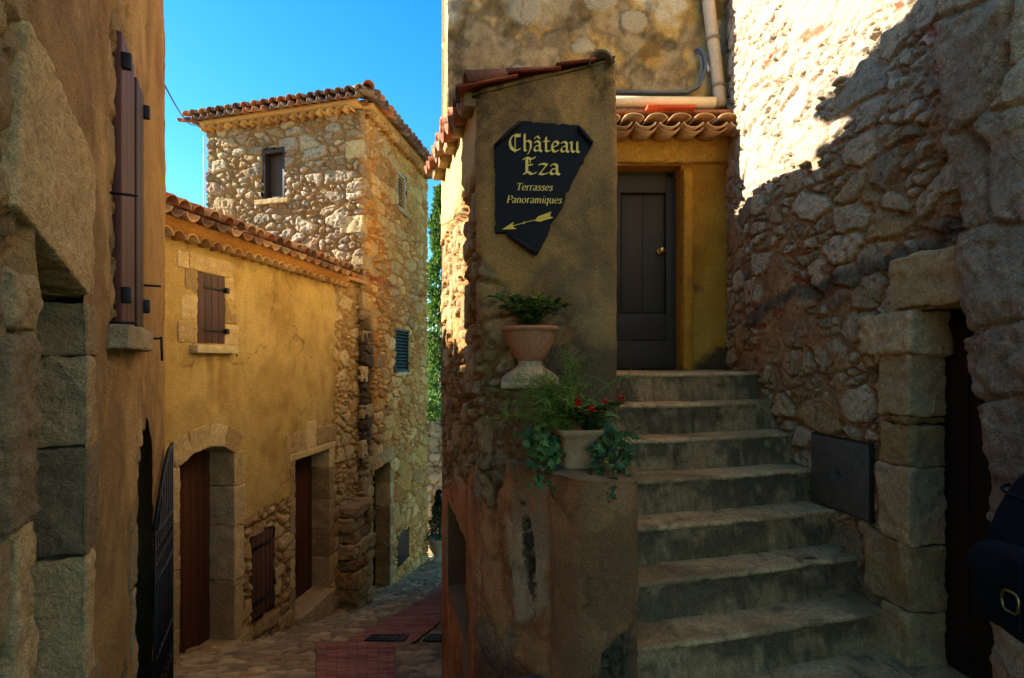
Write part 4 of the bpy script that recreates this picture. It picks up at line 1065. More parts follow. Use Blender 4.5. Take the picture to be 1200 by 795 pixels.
# ================================================================== right-hand house: rubble wall with door and meter panel
rh = thing('rubble_house', (1.9, 3, .2), 'tall rough rubble stone house to the right of the steps with a dark doorway', 'house')
rp = [(1.90, 4.75), (1.745, 3.77), (2.11 - .097 * 2.49, 2.49), (2.11 - .097 * .2, .2)]
FR = Frame((1.745, 3.77), (.097, -1))
q0 = math.hypot(.155, .98)
def sR(px, n=.04):
    return Frame(FR.o + FR.n * n, FR.t).s_at(px)
rd = (sR(1066), sR(1066) + .78); rdz = (.1, 1.835)
RW = [hx(190, 174, 146), hx(170, 152, 124), hx(202, 188, 160), hx(146, 128, 102), hx(180, 148, 104), hx(212, 200, 176)]
RW = [g * np.array([1.20, 1.06, .86]) for g in RW]
def surfR(S, Z):
    h, c = rubble2(S, Z, .225, .155, 810, RW, hx(176, 132, 86), .025, .10, .07, .45, .42, .35)
    n = fbm(S * 1.4, Z * 1.6, 0, 821, 4)
    mo = sst(.20, .27, fbm(S * 2.3, Z * 2.3, 5, 831, 5))
    mc = np.asarray(hx(190, 140, 90)) * (1 + .45 * fbm(S * 12, Z * 12, 1, 833, 4))[..., None]
    h = h * (1 - .75 * mo) + (.014 + .012 * fbm(S * 9, Z * 9, 1, 834, 4)) * mo; c = cmix(c, mc, mo * .85)
    up = sst(2.5, 3.0, Z); c = cmix(c, c * .45 + hx(196, 184, 160) * .5, up)                    # sunlit paleness put into the stone colour high up
    br = sst(.58, .64, vn(S * 9, Z * 20, 0, 841)) * sst(.25, .4, vn(S * 2, Z * 2, 0, 843)); c = cmix(c, hx(176, 88, 54), br * .8)
    gr = sst(.07, .02, np.abs(Z - (1.98 + .15 * (S - 1.2)) + .1 * n + .05 * fbm(S * 9, Z * 9, 3, 845, 3))) * sst(.7, .9, S); c = cmix(c, hx(104, 92, 74) * (1 + .6 * fbm(S * 30, Z * 30, 1, 846, 2))[..., None], gr * .8)
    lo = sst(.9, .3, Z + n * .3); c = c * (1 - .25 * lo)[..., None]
    inp = sst(ps[0] - .03, ps[0] + .0, S - q0) * sst(ps[1] + .03, ps[1], S - q0) * sst(pz[0] - .03, pz[0], Z) * sst(pz[1] + .03, pz[1], Z); h = h * (1 - inp)
    return h, np.clip(c, .003, .9)
ps = (sR(949.5), sR(1015.5)); pz = (.782, 1.168)
m = MB()
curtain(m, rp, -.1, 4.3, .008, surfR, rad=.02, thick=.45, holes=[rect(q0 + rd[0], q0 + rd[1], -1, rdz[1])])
curtain(m, rp, 4.29, 6.2, .03, surfR, rad=.02, thick=.45)
bx(m, (3.3, 2.4, 2.9), XYZ, (.75, 2.6, 3.15), RW[0])
m.build('wall', M_STONE, rh)
m = MB(); LIM = [hx(188, 166, 128), hx(170, 148, 112), hx(200, 178, 142), hx(176, 148, 104)]
LIM = [g * np.array([1.26, 1.07, .82]) for g in LIM]
fz = [(.12, .42), (.42, .78), (.785, 1.09), (1.10, 1.20), (1.205, 1.52)]
for k, (a, b) in enumerate(((.14, .43), (.435, .74), (.745, 1.10), (1.105, 1.30), (1.345, 1.63))):
    wd = (.17, .27, .19, .17, .18)[k]
    FR.block(m, rd[0] - wd, rd[0], -.15, .045, a, b, 400 + k, LIM[k % 4] * .92, rough=.015, rnd=.012, res=.014)
FR.block(m, rd[0] - .16, rd[0] + .0, -.15, .05, 1.302, 1.343, 409, hx(178, 128, 70), rough=.02, rnd=.015, res=.016)
FR.block(m, rd[0] - .29, rd[0] + .03, -.15, .065, 1.632, 1.832, 410, LIM[2], rough=.018, rnd=.02, res=.014)
FR.block(m, rd[0] - .10, rd[1] + .3, -.22, .06, 1.84, 2.08, 411, LIM[0], rough=.018, rnd=.014, res=.014)
m.build('door_surround', M_BLOCK, rh)
plank_door(FR, rd[0] - .05, rd[1] + .1, -.16, .1, 1.86, 6, hx(46, 26, 20), rh)
# grey meter cupboard
ps = (sR(949.5), sR(1015.5)); pz = (.782, 1.168)
m = MB(); FR.box(m, *ps, -.02, .034, *pz, hx(104, 98, 84), .004)
pn = m.build('meter_cupboard', M_STEEL, rh)
m = MB(); sc = sR(981)
def disc(mb, fr, s, n, z, r, col, th=.002, seg=24):
    a = np.linspace(0, 2 * np.pi, seg, endpoint=False)
    V = [fr.p(s + r * math.cos(t), n + th, z + r * math.sin(t)) for t in a] + [fr.p(s + r * math.cos(t), n, z + r * math.sin(t)) for t in a]
    mb.add(V, [tuple(range(seg))] + [(k, (k + 1) % seg, seg + (k + 1) % seg, seg + k) for k in range(seg)], col)
disc(m, FR, sc, .0345, .972, .022, hx(52, 74, 104))
FR.box(m, sc - .010, sc + .010, .0367, .038, .969, .976, hx(96, 112, 136), .0005)
m.build('sticker', M_PVC, pn)
m = MB(); 
for zz in pz: FR.box(m, ps[0] - .012, ps[1] + .012, -.02, .028, zz - .008, zz + .008, hx(60, 50, 40))
for s_ in ps: FR.box(m, s_ - .008, s_ + .008, -.02, .027, pz[0] + .009, pz[1] - .009, hx(60, 50, 40))
m.build('frame', M_STEEL, pn)

# big rough blocks at the right edge
nb = thing('boulder_pier', (1.85, 1.9, .2), 'massive pale rough stone pier at the right edge of the picture beside the dark doorway', 'pier')
PW = [hx(164, 148, 128), hx(150, 136, 118), hx(176, 160, 138), hx(140, 126, 106)]
PW = [g * np.array([1.34, 1.14, .90]) for g in PW]
def surfN(S, Z):
    h, c = rubble(S, Z,   .62, .36, 910, PW, hx(160, 134, 98), .026, .025, .08, jit=.28, p=4, warp=.05)
    h = h + fbm(S * 4.5, Z * 6, 0, 915, 5, .7) * .024 + np.abs(fbm(S * 8, Z * 8, 2, 917, 4)) * -.02
    return h, c
m = MB()
curtain(m, [(2.2, 2.0), (1.80, 2.0), (1.79, 1.9), (1.80, 1.66), (1.84, 1.62), (2.2, 1.62)], -.1, 4.2, .011, surfN, rad=.05, thick=.1, back=False,
        lean=lambda S, Z: (-.05 * sst(.8, 2.2, Z) + .03 * vn(Z * 1.8, 0, 0, 5), .16 * sst(.6, 3.4, Z) + .03 * vn(Z * 2.4, 3, 0, 6)))
m.add([(2.2, 2.1, 4.15), (1.8, 2.1, 4.15), (1.8, 1.7, 4.15), (2.2, 1.7, 4.15)], [(0, 1, 2, 3)], PW[0])
m.build('wall', M_STONE, nb)

# ================================================================== hanging sign
sg = thing('sign_board', at(635, 220, 2.84), 'black scroll shaped wooden sign with gold lettering and arrow on the turret', 'sign')
YS = 2.835
def sp(zx, zy, y=YS): return at(570 + zx / 4.414, 130 + zy / 4.414, y)
outline = [(172, 52), (205, 50), (240, 56), (246, 66), (252, 56), (300, 60), (350, 62), (372, 70), (392, 64), (430, 70), (478, 72), (500, 92), (525, 125), (553, 166), (535, 200), (510, 240), (503, 268), (488, 262), (492, 275), (470, 320), (440, 375), (428, 412), (415, 408), (408, 425), (410, 450), (398, 485), (384, 512), (352, 560), (322, 594), (332, 600), (318, 640), (290, 695), (262, 745), (235, 735), (180, 690), (128, 640), (102, 632), (45, 632), (42, 600), (50, 585), (44, 540), (46, 485), (58, 478), (46, 470), (44, 400), (48, 345), (44, 302), (56, 294), (42, 288), (40, 240), (38, 178), (55, 155), (90, 128), (130, 95)]
OUT = np.array([sp(*p) for p in outline])[::-1]
m = MB(); n = len(OUT); BLK = hx(24, 21, 18)
cen = OUT.mean(0)
rings = []
for t, dy in ((1.0, .022), (1.0, .005), (.985, .0)):
    Rg = cen + (OUT - cen) * t; Rg[:, 1] = YS + dy; rings.append(Rg)
G = np.stack(rings, 1); G = np.vstack([G, G[:1]])
m.grid(G, BLK)
m.add(np.vstack([rings[-1]]), [tuple(range(n))], BLK)
m.add(OUT + [0, .022, 0], [tuple(range(n))[::-1]], BLK)
# rolled corners
def roll(a, b, r, turns=1.3):
    A_, B_ = sp(*a, YS - .012), sp(*b, YS - .012); tube(m, [A_, (A_ * 2 + B_) / 3, (A_ + 2 * B_) / 3, B_], [r * .75, r, r, r * .8], BLK * 1.3, 12)
roll((44, 180), (175, 58), .011); roll((476, 84), (548, 168), .013); roll((108, 640), (258, 738), .014)
m.build('board', M_SIGN, sg)
# pen-drawn lettering, rasterised into small flat plates
def pen_mask(strokes, nib, ang, res, W, H, x0, y0):
    nx, ny = int(W / res), int(H / res)
    XX, YY = np.meshgrid(x0 + (np.arange(nx) + .5) * res, y0 + (np.arange(ny) + .5) * res, indexing='ij')
    Mk = np.zeros((nx, ny), bool)
    c, s = math.cos(ang), math.sin(ang)
    for st_, wf in strokes:
        nv = np.array([c, s]) * nib * wf / 2
        for p, q in zip(st_[:-1], st_[1:]):
            p = np.array(p); q = np.array(q)
            for a, b, c_, d_ in ((p - nv, p + nv, q + nv, q - nv),):
                poly = [a, b, c_, d_]
                ar = sum(poly[i][0] * poly[(i + 1) % 4][1] - poly[(i + 1) % 4][0] * poly[i][1] for i in range(4))
                if ar < 0: poly = poly[::-1]
                ins = np.ones_like(Mk)
                for i in range(4):
                    e0_, e1_ = poly[i], poly[(i + 1) % 4]
                    ins &= ((e1_[0] - e0_[0]) * (YY - e0_[1]) - (e1_[1] - e0_[1]) * (XX - e0_[0])) >= -1e-9
                Mk |= ins
            # a thin round core so that hairlines never vanish
            d = q - p; L2 = d.dot(d) + 1e-12
            t = np.clip(((XX - p[0]) * d[0] + (YY - p[1]) * d[1]) / L2, 0, 1)
            Mk |= np.hypot(XX - p[0] - t * d[0], YY - p[1] - t * d[1]) < nib * .17 * wf
    return Mk
def curve(*pts, n=6):
    P = np.array(pts, float); out = []
    for i in range(len(P) - 1):
        p0 = P[max(i - 1, 0)]; p1 = P[i]; p2 = P[i + 1]; p3 = P[min(i + 2, len(P) - 1)]
        for t in np.linspace(0, 1, n, endpoint=False):
            out.append(.5 * (2 * p1 + (p2 - p0) * t + (2 * p0 - 5 * p1 + 4 * p2 - p3) * t * t + (3 * p1 - p0 - 3 * p2 + p3) * t ** 3))
    out.append(P[-1]); return [tuple(x) for x in out]
BLACKL = {   # advance, strokes (points, weight)
 'C': (1.30, [(curve((1.05, 1.38), (.70, 1.56), (.28, 1.32), (.10, .80), (.26, .26), (.66, .02), (1.08, .22)), 1.1), ([(.60, 1.50), (.60, -.16)], .45), (curve((.62, 1.5), (.85, 1.36), (1.08, 1.62)), .9)]),
 'h': (.96, [([(.18, 1.62), (.18, .12), (.30, .0)], 1), (curve((.18, .78), (.50, 1.0), (.76, .80), (.74, .25), (.50, -.26)), 1)]),
 'a': (.94, [(curve((.14, .80), (.40, 1.0), (.66, .82)), .9), ([(.66, .86), (.66, .12), (.84, .0)], 1), (curve((.66, .58), (.30, .50), (.14, .24), (.32, .02), (.66, .22)), .9)]),
 '^': (0, [([(.16, 1.20), (.42, 1.46), (.68, 1.22)], .7)]),
 't': (.76, [([(.30, 1.36), (.30, .14), (.46, .0), (.70, .12)], 1), ([(.04, .96), (.64, 1.0)], .7)]),
 'e': (.84, [(curve((.20, .46), (.66, .66), (.66, .88), (.42, 1.0), (.16, .74), (.14, .28), (.38, .0), (.74, .18)), 1)]),
 'u': (1.0, [([(.0, .9), (.17, 1.0), (.17, .2), (.36, .0), (.68, .22)], 1), ([(.70, 1.0), (.70, .12), (.88, .0)], 1)]),
 'E': (1.22, [([(.36, 1.46), (.36, .16), (.12, .02)], 1.15), (curve((.06, 1.34), (.34, 1.54), (.74, 1.40), (1.02, 1.60)), 1), ([(.36, .80), (.80, .90)], .9), (curve((.12, .06), (.46, .20), (.74, .02), (1.10, .18)), 1), ([(.62, 1.42), (.62, 1.05)], .5)]),
 'z': (.88, [([(.10, .90), (.40, 1.0), (.74, .92), (.14, .06), (.46, .0), (.80, .14)], 1)]),
}
SER = {
 'T': (1.10, [([(.10, 1.42), (1.05, 1.42)], .6), ([(.58, 1.42), (.58, .02)], 1.2), ([(.34, .02), (.82, .02)], .45), ([(.10, 1.42), (.10, 1.18)], .45), ([(1.05, 1.42), (1.05, 1.18)], .45)]),
 'P': (1.02, [([(.26, 1.42), (.26, .02)], 1.2), (curve((.26, 1.40), (.75, 1.40), (.96, 1.05), (.72, .70), (.28, .68)), 1), ([(.04, .02), (.50, .02)], .45), ([(.06, 1.42), (.3, 1.42)], .45)]),
 'e': (.78, [(curve((.14, .52), (.62, .56), (.60, .86), (.38, .98), (.14, .70), (.16, .22), (.42, .02), (.68, .20)), .9)]),
 'r': (.66, [([(.20, .98), (.20, .02)], 1.1), (curve((.22, .70), (.40, .98), (.62, .92)), 1), ([(.04, .02), (.38, .02)], .4)]),
 'a': (.82, [(curve((.14, .82), (.36, .98), (.58, .80), (.58, .12), (.76, .04)), 1), (curve((.58, .58), (.20, .44), (.12, .18), (.32, .0), (.58, .2)), .9)]),
 's': (.70, [(curve((.56, .82), (.34, .98), (.14, .76), (.36, .54), (.58, .28), (.36, .0), (.10, .18)), 1)]),
 'n': (.92, [([(.18, .98), (.18, .02)], 1.1), (curve((.18, .72), (.46, .98), (.68, .78), (.68, .02)), 1.05), ([(.04, .02), (.34, .02)], .4), ([(.54, .02), (.84, .02)], .4)]),
 'o': (.86, [(curve((.40, .98), (.12, .66), (.16, .20), (.42, .0), (.70, .34), (.66, .80), (.40, .98)), .95)]),
 'm': (1.34, [([(.18, .98), (.18, .02)], 1.1), (curve((.18, .72), (.42, .98), (.62, .78), (.62, .02)), 1.05), (curve((.62, .72), (.86, .98), (1.08, .78), (1.08, .02)), 1.05), ([(.04, .02), (.32, .02)], .4), ([(.96, .02), (1.24, .02)], .4)]),
 'i': (.46, [([(.22, .98), (.22, .02)], 1.1), ([(.20, 1.30), (.24, 1.38)], 1.1), ([(.08, .02), (.38, .02)], .4)]),
 'q': (.86, [(curve((.62, .86), (.36, .98), (.12, .60), (.20, .10), (.44, .02), (.62, .24)), .95), ([(.64, .98), (.64, -.42)], 1.1), ([(.46, -.42), (.84, -.42)], .4)]),
 'u': (.94, [([(.18, .98), (.18, .30), (.34, .02), (.66, .24)], 1.05), ([(.68, .98), (.68, .02), (.84, .06)], 1.1), ([(.04, .96), (.2, .96)], .4)]),
}
def lettering(text, font, zx0, zx1, zy0, zy1, xh, nib, ang, slant=0.0):
    strokes = []; x = 0
    for chh in text:
        adv, S_ = font[chh]
        off_ = x if adv else x - font['a'][0]
        for P_, wf in S_: strokes.append(([(px_ + off_ + py_ * slant, py_) for px_, py_ in P_], wf))
        x += adv
    Wd = x
    k = (zx1 - zx0) / Wd                       # zoom pixels per unit, across
    res = .028
    Mk = pen_mask(strokes, nib, ang, res, Wd + 1.0, 2.6, -.4, -.6)
    m = MB(); GOLD = hx(250, 212, 92)
    for iy in range(Mk.shape[1]):
        colm = Mk[:, iy]; d_ = np.diff(np.r_[0, colm.astype(int), 0]); st0 = np.where(d_ == 1)[0]; en = np.where(d_ == -1)[0]
        for a, b in zip(st0, en):
            def W(ix, jy):
                ux = -.4 + ix * res; uy = -.6 + jy * res
                zx = zx0 + ux * k; zy = zy0 + (zy1 - zy0) * ux / Wd - uy * xh
                return sp(zx, zy, YS - .0085)
            m.quad(W(a, iy), W(b, iy), W(b, iy + 1), W(a, iy + 1), GOLD)
    m.build('lettering', M_GOLD, sg, smooth=False)
lettering('Cha^teau', BLACKL, 116, 486, 206, 216, 54, .26, R(42))
lettering('Eza', BLACKL, 186, 384, 328, 331, 56, .26, R(42))
lettering('Terrasses', SER, 150, 342, 411, 414, 26, .21, R(12), .20)
lettering('Panoramiques', SER, 102, 390, 476, 480, 26, .20, R(12), .20)
m = MB(); GO = hx(246, 200, 62)
def flat(pts): 
    P = [sp(*p, YS - .0085) for p in pts]; m.add(P[::-1], [tuple(range(len(P)))], GO)
flat([(80, 614), (142, 574), (134, 596)]); flat([(80, 614), (134, 596), (156, 612)])
flat([(134, 594), (190, 579), (191, 582), (135, 598)]); flat([(200, 576), (256, 562), (257, 565), (201, 579)])
flat([(189, 581), (195, 572), (202, 577), (196, 587)])
flat([(250, 568), (268, 546), (336, 521), (329, 545)]); flat([(250, 569), (329, 546), (348, 553), (276, 574)])
m.build('arrow', M_GOLD, sg, smooth=False)

# ================================================================== pots and plants on the parapet
TER = hx(182, 120, 78)
uc = np.array([.094, 2.735, 1.462])
urn = thing('terracotta_urn', uc, 'terracotta urn on a fluted pale foot on the raised block below the sign', 'urn')
m = MB(); lathe(m, uc + [0, 0, .135], [(.0, .0), (.055, .0), (.075, .015), (.098, .05), (.120, .10), (.132, .145), (.136, .155), (.147, .158), (.150, .166), (.147, .178), (.136, .178), (.128, .165), (.122, .15), (.0, .145)], TER, 40)
m.build('bowl', M_TERRA, urn)
m = MB(); FOOT = hx(186, 156, 112)
lathe(m, uc + [0, 0, .03], [(.142, 0), (.140, .018), (.115, .045), (.075, .07), (.058, .09), (.062, .108), (.0, .108)], FOOT, 72, .05, 10)
block(m, uc + [0, 0, .015], XYZ, (.150, .150, .0155), 3, FOOT, rough=.003, rnd=.012)
m.build('foot', M_TERRA, urn)
def shrub(root, pos, rng, nst, hgt, spread, ll, lw, cols, shape='lance', lpn=10, name='foliage', curl=.15):
    mL, mS = MB(), MB()
    for k in range(nst):
        a = rng.uniform(0, 6.28); rr = abs(rng.gauss(0, .6)) * spread
        tip = np.array([rr * math.cos(a), rr * math.sin(a), hgt * rng.uniform(.55, 1.0)])
        pts = [pos + np.array([tip[0] * .25 * t + tip[0] * .75 * t * t, tip[1] * .25 * t + tip[1] * .75 * t * t, tip[2] * (t * 1.2 - .2 * t * t)]) for t in np.linspace(0, 1, 6)]
        tube(mS, pts, [.004, .0035, .003, .0028, .0022, .0015], hx(74, 70, 40), 5)
        for j in range(lpn):
            t = rng.uniform(.3, 1.0) if j < lpn - 4 else rng.uniform(.9, 1.0)
            i = min(4, int(t * 5)); f = t * 5 - i; P_ = pts[i] * (1 - f) + pts[i + 1] * f
            aa = rng.uniform(0, 6.28); D_ = np.array([math.cos(aa), math.sin(aa), rng.uniform(-.1, .8)])
            leaf_mesh(mL, P_, D_, np.array([0, 0, 1.0]) + rv(rng, .2), ll * rng.uniform(.7, 1.15), lw * rng.uniform(.8, 1.1), cols[rng.randrange(len(cols))] * rng.uniform(.7, 1.25), shape, droop=curl)
    mL.build(name, M_LEAF, root); mS.build('stem', M_LEAF, root)
GR = [hx(62, 88, 40), hx(48, 74, 36), hx(84, 110, 52), hx(96, 104, 48)]
rng = random.Random(101)
p_ = thing('leafy_shrub', uc + [0, 0, .28], 'bushy dark green plant with long narrow leaves growing in the urn', 'plant')
shrub(p_, uc + [0, 0, .27], rng, 50, .20, .14, .062, .030, [g * np.array([1.9, 1.8, 1.3]) for g in GR], 'lance', 15)
# geranium pot
gc = np.array([.305, 2.47, ledge + .004])
gp = thing('square_planter', gc, 'square tan clay planter with a moulded rim on the parapet ledge', 'planter')
m = MB()
def sqpot(mb, c, prof, col, cr=.25):
    a = np.linspace(0, 2 * np.pi, 49); V = np.zeros((len(prof), 49, 3))
    k = 1 / (np.abs(np.cos(a)) ** 8 + np.abs(np.sin(a)) ** 8) ** (1 / 8)
    for i, (r, z) in enumerate(prof): V[i, :, 0] = c[0] + r * k * np.cos(a + .12); V[i, :, 1] = c[1] + r * k * np.sin(a + .12); V[i, :, 2] = c[2] + z
    cc = np.asarray(col) * (1 + .25 * fbm(V[..., 0] * 16, V[..., 1] * 16, V[..., 2] * 9, 8, 3))[..., None]
    mb.grid(V.transpose(1, 0, 2), cc.transpose(1, 0, 2))
sqpot(m, gc, [(.0, 0), (.080, 0), (.083, .012), (.078, .02), (.086, .09), (.093, .15), (.103, .155), (.105, .175), (.101, .18), (.092, .178), (.088, .16), (0, .155)], hx(176, 134, 88))
m.build('pot', M_TERRA, gp)
ge = thing('geranium', gc + [0, 0, .17], 'geranium with round green leaves and red blooms in the square planter', 'plant')
GG = [hx(80, 112, 34), hx(96, 130, 44), hx(64, 94, 32), hx(116, 146, 56)]
shrub(ge, gc + [.05, 0, .15], random.Random(7), 30, .15, .17, .052, .034, GG, 'round', 7)
rng = random.Random(17)
for (dx, dz) in ((-.04, .150), (.015, .122), (.155, .165), (.085, .15)):
    m = MB(); q = gc + np.array([.03 + dx, -.10 + rng.uniform(-.02, .05), .15 + dz])
    tube(m, [q - [0, -.02, .08], q - [0, -.005, .03], q], .0025, hx(70, 96, 40), 5)
    for k in range(14):
        b = q + rv(rng, .008); leaf_mesh(m, b, rv(rng) + [0, -.5, .4], rv(rng), .018, .012, hx(206, 26, 18) * rng.uniform(.7, 1.1), 'round')
    m.build('bloom', M_LEAF, ge)
# feathery fennel
fe = thing('feathery_fern', gc + [-.1, .05, .1], 'wispy light green feathery plant rising behind the planter', 'plant')
m = MB(); rng = random.Random(23); base = gc + np.array([-.06, .02, .13])
for k in range(84):
    a = rng.uniform(0, 6.28); tip = np.array([rng.gauss(-.06, .12), rng.gauss(0.0, .06), rng.uniform(.06, .34)])
    if k < 8: tip = np.array([rng.uniform(-.02, .1), .02, rng.uniform(.36, .46)])
    pts = [base + tip * t + np.array([0, 0, .06 * math.sin(t * 3.14)]) for t in np.linspace(0, 1, 7)]
    g = hx(128, 146, 52) * rng.uniform(.6, 1.2)
    tube(m, pts, [.0016] * 7, g, 4, False)
    for j in range(34):
        t = rng.uniform(.2, 1); i = min(5, int(t * 6)); f = t * 6 - i; P_ = pts[i] * (1 - f) + pts[i + 1] * f
        q = P_ + rv(rng, .028)
        sdv = np.cross(q - P_, rv(rng)); sdv = sdv / (np.linalg.norm(sdv) + 1e-9) * .0016
        m.add([P_ - sdv, P_ + sdv, q + sdv * .5, q - sdv * .5], [(0, 1, 2, 3)], g * rng.uniform(.8, 1.3))
m.build('fronds', M_LEAF, fe)
# ivy trailing over the ledge
def ivy(label, seeds, rng, cols, lf=.036):
    t_ = thing('trailing_ivy', seeds[0][0], label, 'plant', 'ivy hanging over the parapet')
    mL, mS = MB(), MB()
    for (p0, p1, p2, n, sprd) in seeds:
        P_ = np.array(curve(p0, p1, p2, n=8))
        tube(mS, P_, .0028, hx(62, 52, 30), 5)
        for k in range(n):
            t = (rng.random() ** .8) * (len(P_) - 1); i = min(len(P_) - 2, int(t)); f = t - i
            b = P_[i] * (1 - f) + P_[i + 1] * f + rv(rng, sprd)
            leaf_mesh(mL, b, np.array([rng.uniform(-1, 1), rng.uniform(-.9, .1), rng.uniform(-1, .2)]), np.array([0, -1, .5]) + rv(rng, .4), lf * (q_ := rng.choice((.45, .7, .9, 1.1, 1.3))), lf * .64 * q_, cols[rng.randrange(len(cols))] * rng.uniform(.6, 1.2), 'ivy', droop=.1)
    mL.build('foliage', M_LEAF, t_); mS.build('stem', M_LEAF, t_)
def cv(p0, p1, p2): return p0, p1, p2
_c2 = curve
def curve3(p0, p1, p2, n=8):
    t = np.linspace(0, 1, 2 * n)[:, None]
    return (1 - t) ** 2 * np.array(p0) + 2 * t * (1 - t) * np.array(p1) + t * t * np.array(p2)
curve = lambda *p, n=8: curve3(*p, n=n)
rng = random.Random(41); IV = [hx(66, 92, 30), hx(86, 116, 40), hx(52, 76, 28), hx(104, 132, 50)]
L0 = gc + np.array([-.10, -.02, .12])
ivy('dark green ivy spilling down the left side of the square planter', [
    (L0, L0 + [-.12, -.05, .06], at(632, 570, 2.36), 60, .022), (L0, L0 + [-.07, -.06, .05], at(648, 585, 2.33), 46, .012),
    (L0, L0 + [-.16, .0, .08], at(622, 515, 2.45), 46, .026), (L0, L0 + [-.08, -.1, .0], at(640, 520, 2.36), 50, .026), (L0, L0 + [-.05, -.09, -.02], at(655, 548, 2.36), 34, .02)], rng, IV)
R0 = gc + np.array([.09, -.02, .13])
ivy('ivy clump on the right end of the ledge beside the steps', [
    (R0, R0 + [.12, -.03, .04], at(728, 520, 2.4), 52, .026), (R0, R0 + [.08, -.1, .02], at(690, 555, 2.3), 50, .022), (R0, R0 + [.15, -.06, .0], at(724, 550, 2.3), 46, .024),
    (R0, R0 + [.1, -.16, .0], at(711, 580, 2.16), 22, .010), (R0, R0 + [.05, -.02, .05], at(706, 500, 2.45), 30, .026), (R0, R0 + [.02, -.1, -.02], at(696, 540, 2.32), 40, .022)], rng, [hx(80, 108, 46), hx(70, 98, 40), hx(98, 124, 54), hx(56, 82, 36)], .036)

# ================================================================== far end of the lane
fw = thing('garden_wall', (-2, 15.2, -3.8), 'low rubble garden wall at the far end of the lane', 'wall')
m = MB(); curtain(m, [(-3.2, 15.0), (1.0, 15.4)], -4.5, -.15, .04, lambda S, Z: rubble(S, Z, .3, .2, 961, RW, hx(150, 124, 86), .05), thick=.4); m.build('wall', M_STONE, fw)
def leafcloud(mb, fn, n, rng, ll, cols, shape='oval'):
    for k in range(n):
        p, out_ = fn(); leaf_mesh(mb, p, out_ + rv(rng, .5), rv(rng) + [0, 0, 1], ll * rng.uniform(.7, 1.3), ll * .5, cols[rng.randrange(len(cols))] * rng.uniform(.7, 1.3), shape)
rng = random.Random(55)
hg = thing('clipped_hedge', (-2.0, 15.6, -.2), 'small bright green hedge above the garden wall', 'hedge')
m = MB(); leafcloud(m, lambda: (np.array([rng.uniform(-3, .6), 15.45 + rng.uniform(-.3, .35), -.3 + rng.uniform(0, .95) ** 1.2]), np.array([0, -.4, .5])), 3800, rng, .10, GG); m.build('foliage', M_LEAF, hg)
for k in range(5):
    m = MB(); tube(m, [(-2.6 + k * .6, 15.6, -.6), (-2.6 + k * .6, 15.6, .2)], .02, hx(80, 60, 40), 5); m.build('stem', M_LEAF, hg)
cy = thing('tall_cypress', (-2.6, 20, -4), 'tall slender cypress seen in the gap beside the tower', 'tree')
CYG = [hx(74, 104, 36), hx(92, 124, 44), hx(56, 84, 32), hx(110, 138, 56)]
m = MB()
def cyp():
    t = rng.random() ** .9; z = -1.5 + 9.6 * t; r = .95 * (1 - t * .72) * (.55 + .45 * math.sqrt(rng.random())) * (1 + .22 * math.sin(z * 3.1) + .15 * math.sin(z * 7.7)); a = rng.uniform(0, 6.28)
    return np.array([-2.62 + r * math.cos(a), 20 + r * math.sin(a), z]), np.array([math.cos(a) * .5, math.sin(a) * .5, .9])
leafcloud(m, cyp, 9000, rng, .20, CYG, 'lance'); m.build('crown', M_LEAF, cy)
m = MB(); tube(m, [(-2.62, 20, -4.5), (-2.62, 20, 0), (-2.62, 20, 6)], [.16, .12, .04], hx(84, 66, 48), 8); m.build('trunk', M_LEAF, cy)
# distant house
dh = thing('distant_house', (-3.4, 27, -4), 'pale distant house with brown tiled roof in the gap past the tower', 'house')
FDH = Frame((-6, 26), (1, .05))
m = MB(); curtain(m, [(-6, 26), (-1, 26.2)], -5, 2.2, .25, lambda S, Z: plaster(S, Z, 971, PALE, .8), thick=4); m.build('wall', M_PLAST, dh)
m = MB(); roof(m, FDH.p(0, .3, 2.2), (1, .05, 0), 26, (0, 1, .35), 8, rng=rng, cols=TT); m.build('roof', M_TILE, dh)
for s_ in (1.2, 2.6, 3.8):
    m = MB(); FDH.box(m, s_, s_ + .5, -.1, .02, .2, 1.2, hx(60, 70, 80)); m.build('window', M_METAL, dh)
# potted conifer by the tower's far corner
pc_ = np.array([-1.78, 12.9, float(zs(12.9)) + .02])
pt = thing('stone_planter', pc_, 'round pale stone pot on a foot at the far end of the lane', 'planter')
m = MB(); lathe(m, pc_, [(.0, 0), (.22, 0), (.22, .05), (.13, .1), (.14, .16), (.22, .3), (.26, .5), (.29, .53), (.29, .58), (.25, .58), (.23, .52), (0, .5)], hx(186, 168, 132), 28); m.build('pot', M_TERRA, pt)
cf = thing('potted_conifer', pc_ + [0, 0, .55], 'small dark cone shaped conifer growing in the pale stone pot', 'shrub')
m = MB()
def con():
    t = rng.random(); r = .30 * (1 - t * .9) * math.sqrt(rng.random()) * (1 + .2 * math.sin(t * 23)); a = rng.uniform(0, 6.28)
    return pc_ + np.array([r * math.cos(a), r * math.sin(a), .55 + 1.15 * t]), np.array([math.cos(a), math.sin(a), .7])
leafcloud(m, con, 2600, rng, .06, [hx(40, 62, 32), hx(52, 78, 38), hx(34, 52, 30)], 'lance'); m.build('foliage', M_LEAF, cf)
m = MB(); tube(m, [pc_ + [0, 0, .45], pc_ + [0, 0, 1.5]], .02, hx(70, 54, 38), 6); m.build('stem', M_LEAF, cf)

